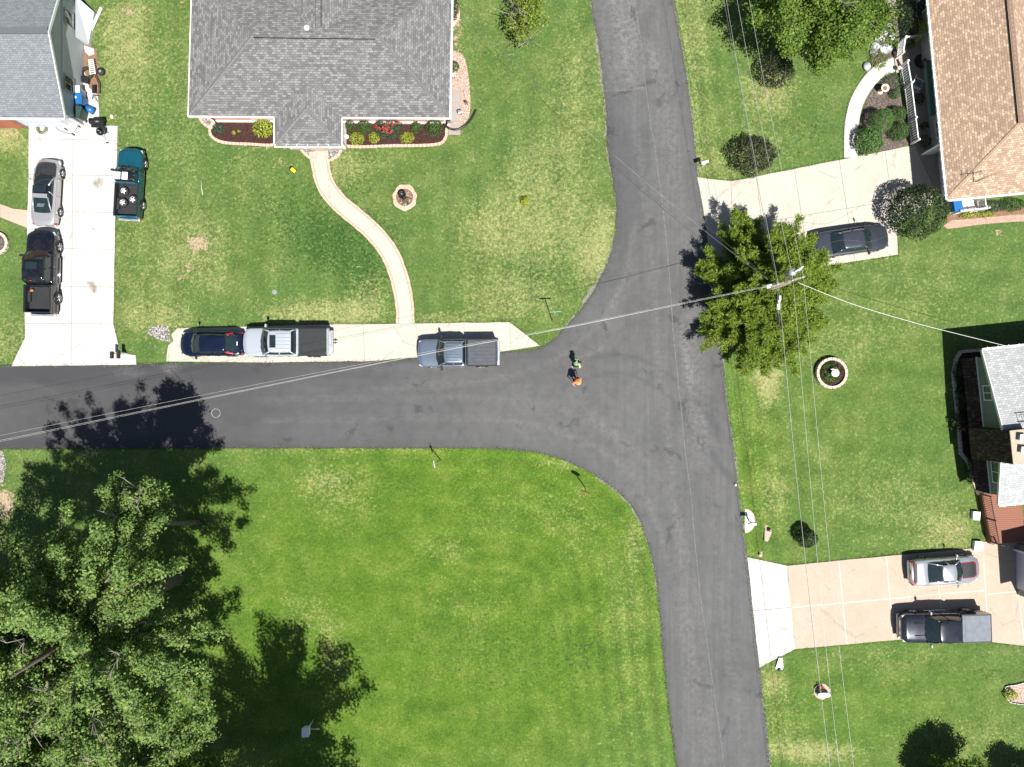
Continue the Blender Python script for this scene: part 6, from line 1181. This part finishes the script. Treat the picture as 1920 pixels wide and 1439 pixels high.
# ================================================================== CLUTTER by the left house
def bin_(name, label, px, py, m, rz, hh=1.05, w_=.6, lid=None, sticker=False):
    t = thing(name, label, 'waste bin', G(px, py, 0) , R(rz)); b = MB(); b.add([(x * w_ * .4, y * w_ * .42, 0.06) for x, y in ((-1, -1), (1, -1), (1, 1), (-1, 1))] + [(x * w_ * .5, y * w_ * .55, hh) for x, y in ((-1, -1), (1, -1), (1, 1), (-1, 1))], [(3, 2, 1, 0), (4, 5, 6, 7)] + [(i, (i + 1) % 4, 4 + (i + 1) % 4, 4 + i) for i in range(4)]); b.build('body', m, t, False, .03)
    b = MB(); b.box((0, 0, hh + .04), (w_ * 1.08, w_ * 1.22, .07)); b.box((0, 0, hh + .09), (w_ * .8, w_ * .9, .04)); ld_ = b.build('lid', lid or m, t, False, .03)
    if sticker: b = MB(); b.box((.05, 0, hh + .113), (.16, .22, .004)); b.build('sticker', M['offwhite'], ld_)
    b = MB(); b.tube([(-w_ * .56, -w_ * .4, hh - .02), (-w_ * .56, w_ * .4, hh - .02)], .025, 6); b.build('handle', M['black'], t)
    for s_ in (1, -1): b = MB(); b.tube([Vector((-w_ * .4, s_ * w_ * .42, .1)), Vector((-w_ * .4, s_ * w_ * .5, .1))], .1, 12); b.build('wheel', M['rubber'], t)
    return t
bin_('waste_bin', 'bright blue wheeled bin with a white sticker beside the pale siding', 159, 196, M['blue_bin'], 90, 1.05, .72, sticker=True)
bin_('waste_bin', 'dark green wheeled bin at the corner of the blue-grey house', 157, 219, M['green_bin'], 75, 1.1, .78)
t = bin_('storage_box', 'pale grey lidded storage box above the blue bin', 156, 180, M['siding_grey'], 90, .95, .6, M['offwhite']); t['category'] = 'storage box'
t = thing('tipped_blue_bin', 'dark blue tub lying in the shade below the bright blue bin', 'tub', G(171, 207), R(-30)); b = MB(); b.tube([(-.3, 0, .25), (.35, 0, .25)], [.2, .26], 14); b.build('tub', M['blue_bin'], t)
t = thing('charcoal_grill', 'black barrel charcoal grill at the corner of the left driveway', 'grill', G(193, 236)); b = MB(); b.tube([(-.42, 0, .85), (.42, 0, .85)], .22, 16); b.build('barrel', M['black'], t)
for x in (-.35, .35):
    for y in (-.2, .2): b = MB(); b.tube([(x, y * .6, .75), (x, y * 1.4, 0)], .02, 6); b.build('leg', M['black'], t)
b = MB(); b.box((0, -.3, .75), (.8, .2, .03)); b.build('shelf', M['black'], t)
t = thing('kettle_grill', 'round black kettle grill with shiny lid on the driveway', 'grill', G(199, 254)); b = MB(); b.blob((0, 0, .75), (.29, .29, .22), 24, 12); b.build('kettle', P['black'], t)
for k in range(3): a = k * 2.09 + .5; b = MB(); b.tube([(math.cos(a) * .15, math.sin(a) * .15, .6), (math.cos(a) * .3, math.sin(a) * .3, 0)], .015, 6); b.build('leg', M['black'], t)
b = MB(); b.tube([(-.06, 0, .96), (0, 0, 1.02), (.06, 0, .96)], .015, 6); b.build('handle', M['offwhite'], t); b = MB(); b.box((.12, -.55, .03), (.2, .1, .06)); b.build('ash_tray', M['black'], t)
t = thing('hose_coil', 'loosely coiled olive garden hose on the driveway below the garage door', 'garden hose', G(81, 242)); b = MB()
pts = [Vector((math.cos(k * .33) * (.30 + .08 * math.sin(k * .21)) + .05 * math.sin(k * .07), math.sin(k * .33) * (.33 + .06 * math.cos(k * .17)) + .05 * math.cos(k * .11), .07 + .0012 * k)) for k in range(150)]; b.tube(pts + [Vector((-.3, -.1, .06)), Vector((-.6, .4, .06)), Vector((-.9, .6, .06))], .017, 5); b.build('hose', plain('olive_hose', (.13, .15, .07), .6), t)
t = thing('push_mower', 'upturned silver and black cart frame lying on the driveway near the green bin', 'cart', G(137, 241), R(-35)); b = MB(); b.box((0, .05, .35), (.75, .6, .04), 0, Matrix.Rotation(R(12), 3, 'Y')); b.build('deck', M['offwhite'], t, False, .01)
for s_ in (1, -1): b = MB(); b.tube([(-.3, s_ * .25, .35), (-.8, s_ * .2, .5), (-1.15, s_ * .15, .75)], .025, 6); b.build('handle_bar', M['black'], t)
for x, y in ((.35, -.35), (.35, .35), (-.3, -.35)): b = MB(); b.tube([Vector((x, y - .03, .13)), Vector((x, y + .03, .13))], .13, 14); b.build('wheel', M['rubber'], t)
t = thing('bicycle_trailer', 'long curved grey metal rail lying on the driveway', 'metal frame', G(120, 240)); b = MB(); b.tube([G(99, 230, .1) - G(120, 240), G(102, 238, .12) - G(120, 240), G(112, 246, .12) - G(120, 240), G(124, 250, .12) - G(120, 240), G(137, 252, .12) - G(120, 240), G(146, 248, .12) - G(120, 240)], .035, 6); b.build('rail', M['steel'], t)
t = thing('utility_trailer', 'small slatted hand trailer with one big wheel in the dirt strip beside the siding', 'hand trailer', G(178, 130), R(8)); b = MB()
for k in range(8): b.box((0, -.5 + k * .14, .4), (.34, .07, .03))
b.tube([(-.18, -.55, .38), (-.18, .55, .38)], .025, 6); b.tube([(.18, -.55, .38), (.18, .55, .38)], .025, 6); b.build('slat_deck', M['offwhite'], t); b = MB(); b.tube([(.1, -.5, .35), (.3, -1.2, .3), (.2, -1.9, .3)], .04, 6); b.build('drawbar', M['black'], t)
b = MB(); b.tube([Vector((.5, -.35, .12)), Vector((.5, -.35, .3))], .26, 20); w_ = b.build('wheel', M['rubber'], t); b = MB(); b.cyl((.5, -.35, .31), .1, .01, 12); b.build('hub', M['steel'], w_)
for px, py, r_, lb in ((165, 139, .36, 'big black tyre leaning on the dirt strip beside the siding'),):
    t = thing('old_tyre', lb, 'tyre', G(px, py)); b = MB(); b.torus((0, 0, .12), r_, .12, 26, 10); b.build('tyre', M['rubber'], t)
t = thing('black_crate', 'small black crate below the old tyre', 'crate', G(162, 153), R(-15)); b = MB(); b.box((0, 0, .17), (.62, .36, .3)); b.build('box', M['black'], t, False, .04); b = MB(); b.box((0, 0, .34), (.66, .4, .04)); b.build('lid', M['black'], t, False, .02)
t = thing('tripod_stand', 'dark folding stand with splayed feet beside the storage box', 'stand', G(181, 184)); b = MB()
for k in range(4): a = k * 1.5708 + .4; b.tube([(0, 0, .45), (math.cos(a) * .34, math.sin(a) * .34, .02)], .022, 5)
b.build('legs', M['black'], t); b = MB(); b.box((0, .5, .35), (.24, .6, .05)); b.build('head', M['black'], t, False, .02)
t = thing('leaning_plank', 'white gutter length lying on the grass beside the cellar hatch', 'plank', G(180, 38)); a_, c_ = G(190, 15, .12), G(169, 61, .12); b = MB(); b.box((a_ + c_) / 2 - Vector((t.location.x, t.location.y, 0)), ((a_ - c_).length, .16, .1), math.atan2((a_ - c_).y, (a_ - c_).x)); b.build('plank', M['white'], t)
b = MB(); b.prism(gp([(158, 86), (176, 92), (178, 102), (168, 106), (160, 98)]), -.02, .05); tag(b.build('concrete_offcut', M['conc_white']), 'broken pale concrete piece in the dirt strip', 'concrete piece')
b = MB(); b.prism(gp([(158, 80), (180, 92), (186, 130), (188, 168), (182, 200), (157, 165)]), -.02, .010); struct(b.build('dirt_strip', M['soil']), 'bare dirt strip along the siding')
t = thing('toy_truck', 'yellow plastic toy on the lawn left of the curved path', 'toy', G(549, 319), R(-40)); b = MB(); b.box((.1, 0, .14), (.34, .24, .2)); b.build('body', M['yellow'], t, False, .03); b = MB(); b.box((-.16, .02, .12), (.16, .2, .14)); b.build('cab', M['black'], t, False, .02)
for x, y in ((.2, .14), (.2, -.14), (-.14, .14), (-.14, -.14)): b = MB(); b.tube([Vector((x, y - .02, .07)), Vector((x, y + .02, .07))], .07, 10); b.build('wheel', M['rubber'], t)
# grey house side clutter
t = thing('drain_hose', 'thick black corrugated drain pipe curving round the corner of the grey house', 'drain pipe', G(868, 240)); b = MB(); o_ = t.location
pts = smoothpoly([G(832, 233, .5), G(842, 241, .12), G(856, 243, .1), G(872, 236, .1), G(884, 222, .1), G(892, 206, .1)], 10); b.tube([p - o_ for p in pts], .075, 10)
for i in range(2, len(pts) - 1): b.torus(pts[i] - o_, .06, .03, 10, 5)
b.build('pipe', M['black'], t)
for px, py, lb, m_, w_ in ((864, 216, 'pale spotlight on thin legs on the gravel', 'steel', .34), (842, 233, 'black and white spotlight at the corner of the mulch bed', 'black', .3), (875, 198, 'small green lantern at the gravel edge', 'green_bin', .2), (851, 148, 'white and black stand on the pink gravel near the wall', 'white', .3)):
    t = thing('garden_light', lb, 'garden light', G(px, py)); b = MB(); b.box((0, 0, .62), (w_, w_ * .7, .16), R(15)); b.build('head', M[m_], t, False, .03)
    for s_ in (.04, -.04): b = MB(); b.tube([(s_, 0, .58), (s_ * 2, 0, 0)], .015, 5); b.build('leg', M['black'], t)
t = thing('white_globe', 'white ball ornament by the porch end of the right mulch bed', 'ornament', G(651, 258)); b = MB(); b.blob((0, 0, .15), .17, 16, 10); b.build('ball', M['white'], t)
t = thing('valve_cover', 'small grey round utility lid in the grey house lawn', 'utility lid', G(515, 548)); b = MB(); b.cyl((0, 0, -.02), .17, .05, 20); b.build('lid', M['steel'], t)
for px, y0, y1 in ((378, 339, 366),):
    t = thing('white_edging_strip', 'thin white plastic strip lying in the grass left of the lawn', 'plastic strip', G(px, (y0 + y1) / 2)); b = MB(); b.tube([G(px - 1, y0, .03) - t.location, G(px, (y0 + y1) / 2, .05) - t.location, G(px + 2, y1, .03) - t.location], .018, 5); b.build('strip', M['offwhite'], t)

# ================================================================== PEOPLE
def skin_mesh(verts, edges, name, mat, parent, sub=1):
    me = bpy.data.meshes.new(name); me.from_pydata([v[:3] for v in verts], edges, []); o = bpy.data.objects.new(name, me); COL.objects.link(o)
    md = o.modifiers.new('skin', 'SKIN'); md.use_smooth_shade = True
    for i, v in enumerate(verts): me.skin_vertices[0].data[i].radius = (v[3], v[4] if len(v) > 4 else v[3])
    me.skin_vertices[0].data[0].use_root = True; ss_ = o.modifiers.new('sub', 'SUBSURF'); ss_.levels = sub; ss_.render_levels = sub
    bpy.context.view_layer.update(); dg = bpy.context.evaluated_depsgraph_get(); m2 = bpy.data.meshes.new_from_object(o.evaluated_get(dg)); bpy.data.objects.remove(o)
    for p in m2.polygons: p.use_smooth = True
    m2.materials.clear(); m2.materials.append(mat); o = bpy.data.objects.new(name, m2); COL.objects.link(o); o.parent = parent; return o
def person(label, px, py, rz, shirt, trousers, hair, step=.18, cap=None, lean=.06, armswing=.3, elbow_out=.12):
    t = thing('person', label, 'person', G(px, py), rz, 'people walking on the road'); V = []; E = []
    def v(x, y, z, r, r2=None): V.append((x, y, z, r, r2 or r)); return len(V) - 1
    def e(a, b_): E.append((a, b_))
    pel = v(0, 0, .96, .13, .16); ab = v(lean * .4, 0, 1.14, .115, .15); chst = v(lean * .8, 0, 1.34, .12, .17); nk = v(lean, 0, 1.5, .055); h0 = v(lean * 1.2, 0, 1.58, .075); h1_ = v(lean * 1.4, 0, 1.68, .098, .085); e(pel, ab); e(ab, chst); e(chst, nk); e(nk, h0); e(h0, h1_)
    nose = v(lean * 1.4 + .105, 0, 1.65, .012); e(h1_, nose)
    legs = []; arms = []
    for s_ in (1, -1):
        d = step * s_; hp_ = v(0, s_ * .1, .90, .095); kn = v(d * .55 + .05, s_ * .11, .5, .062); an_ = v(d - .02, s_ * .11, .09, .042); to = v(d + .14, s_ * .12, .035, .035); e(pel, hp_); e(hp_, kn); e(kn, an_); e(an_, to); legs.append((hp_, kn, an_, to))
        sh = v(lean * .9, s_ * .19, 1.43, .06); el_ = v(lean * .5 - d * armswing * .8 - .02, s_ * (.25 + elbow_out), 1.16, .043); wr = v(lean + .12 - d * armswing, s_ * (.24 + elbow_out * .4), .95, .028); hd = v(lean + .15 - d * armswing, s_ * (.235 + elbow_out * .4), .88, .034, .018); e(chst, sh); e(sh, el_); e(el_, wr); e(wr, hd)
        for k in range(4):
            o_ = (k - 1.5) * .019; ln = (.066, .076, .072, .058)[k]; f1 = v(V[hd][0] + o_, V[hd][1] + s_ * .004, .835, .0088); f2 = v(V[hd][0] + o_ + .006, V[hd][1] - s_ * .008, .835 - ln, .0078); e(hd, f1); e(f1, f2)
        th = v(V[hd][0] + .04, V[hd][1] - s_ * .012, .86, .0095); th2 = v(V[hd][0] + .052, V[hd][1] - s_ * .02, .82, .0085); e(hd, th); e(th, th2); arms.append((sh, el_, wr))
    skin_mesh(V, E, 'body', M['skin'], t)
    # shirt
    S2 = []; E2 = []
    def w(i, k=1.3, ad=0.0): q = V[i]; S2.append((q[0], q[1], q[2], q[3] * k + ad, q[4] * k + ad)); return len(S2) - 1
    a = w(ab); p_ = w(pel, 1.1); c_ = w(chst); E2 += [(a, p_), (a, c_)]
    for sh, el_, wr in arms: i = w(sh, 1.25); j = w(el_, 1.4); E2 += [(c_, i), (i, j)]
    skin_mesh(S2, E2, 'shirt', shirt, t)
    S2 = []; E2 = []; p_ = w(pel, 1.12)
    for hp_, kn, an_, to in legs: i = w(hp_, 1.15); j = w(kn, 1.25); q = V[an_]; S2.append((q[0], q[1], q[2] + .05, .06, .06)); E2 += [(p_, i), (i, j), (j, len(S2) - 1)]
    skin_mesh(S2, E2, 'trousers', trousers, t)
    for hp_, kn, an_, to in legs: b = MB(); q = V[an_]; b.blob((q[0] + .06, q[1], .05), (.15, .055, .055), 12, 8); b.build('shoe', M['shoe'], t)
    q = V[h1_]; b = MB(); b.blob((q[0] - .015, 0, q[2] + .025), (.115, .095, .105), 16, 10, .02); b.build('hair', hair, t)
    for s_ in (1, -1): b = MB(); b.blob((q[0] + .088, s_ * .034, q[2] - .005), .012, 8, 6); b.build('eye', M['grille_black'], t); b = MB(); b.blob((q[0] - .005, s_ * .09, q[2] - .015), (.022, .012, .032), 8, 6); b.build('ear', M['skin'], t)
    b = MB(); b.blob((q[0] + .09, 0, q[2] - .065), (.012, .026, .007), 8, 6); b.build('mouth', M['terracotta'], t)
    if cap:
        b = MB(); b.lathe((q[0], 0, q[2] + .03), [(.21, 0), (.20, .015), (.115, .03), (.11, .1), (.02, .135)], 20); b.build('hat', cap, t)
    return t
person('person in a light green top with dark hair walking on the road', 1078, 683, R(20), M['shirt_green'], M['jeans'], M['hair_dark'], .2, lean=.16)
person('person in an orange top walking on the road just below the one in green', 1078, 713, R(-60), M['shirt_orange'], M['navy'], M['hair_dark'], .2, cap=M['shirt_orange'], lean=.12)

# ================================================================== GRASS FRINGE along every hard edge
def fringe(lines, name, label, mat, per=34, spread=.07, side=None, ln=.12):
    PP = []; TT = []
    for P_ in lines:
        for a, c in zip(P_[:-1], P_[1:]):
            L_ = math.hypot(c[0] - a[0], c[1] - a[1]); k = int(L_ * per); k = min(k, 400)
            if k < 1 or abs(a[0]) > 42 or abs(a[1]) > 34: continue
            u_ = RNG.uniform(0, 1, k)[:, None]; p = np.array([a[0], a[1]]) * (1 - u_) + np.array([c[0], c[1]]) * u_ + RNG.normal(size=(k, 2)) * spread; PP.append(np.concatenate([p, RNG.uniform(.015, .06, (k, 1))], 1))
    PP = np.concatenate(PP); d = RNG.normal(size=(len(PP), 3)); d[:, 2] = np.abs(d[:, 2]) * .6
    o = leafmesh(name, PP, np.repeat([[0, 0, 1.]], len(PP), 0), RNG.uniform(.6, 1.4, len(PP)) * ln, .22, mat, T=d, bias=.5); return tag(o, label, 'grass', None, 'stuff')
polys = [gp(p) for p in ([(55, 229), (54, 330), (52, 394)], [(52, 432), (47, 586), (47, 634), (22, 687)], [(218, 240), (217, 400), (213, 606), (221, 640), (226, 664), (255, 666)], [(322, 617), (333, 614), (600, 608), (740, 606)], [(780, 606), (956, 603), (1012, 648)], [(1307, 332), (1326, 335), (1372, 340), (1582, 298)], [(1683, 430), (1684, 479), (1560, 498), (1450, 518), (1380, 561)], [(1401, 1044), (1475, 1060), (1660, 1042), (1832, 1026)], [(1424, 1253), (1490, 1218), (1690, 1200), (1858, 1205), (1930, 1212)], [(399, 262), (420, 272), (470, 275), (560, 277)], [(640, 277), (740, 279), (815, 277), (838, 262)], [(1786, 690), (1796, 800), (1815, 868), (1832, 930)])]
A1, B1, _ = strip([(598, 300), (601, 310), (610, 345), (634, 379), (668, 408), (704, 440), (733, 480), (751, 530), (759, 575), (760, 605)], 1.3); A2, B2, _ = strip([(1595, 296), (1595, 262), (1597, 230), (1606, 192), (1624, 160), (1645, 137)], 1.04)
rings = [[G(x, y) + Vector((math.cos(a) * r_, math.sin(a) * r_, 0)) for a in np.linspace(0, 2 * math.pi, 30)] for x, y, r_ in ((759, 371, .97), (1556, 700, 1.12), (1541, 1297, .6), (-3, 457, .82))]
fringe(polys + [A1, B1, A2] + rings + [NW_EDGE, SW_EDGE, E_EDGE], 'grass_fringe', 'ragged green grass blades along the pavement edges', L['grass'], 46, .06)
fringe([offset_line(NW_EDGE, .1), offset_line(SW_EDGE, .1), offset_line(E_EDGE, -.1)] + [A1, B1], 'dry_grass_fringe', 'dry straw-coloured grass along the road edges', L['grassdry'], 24, .08)
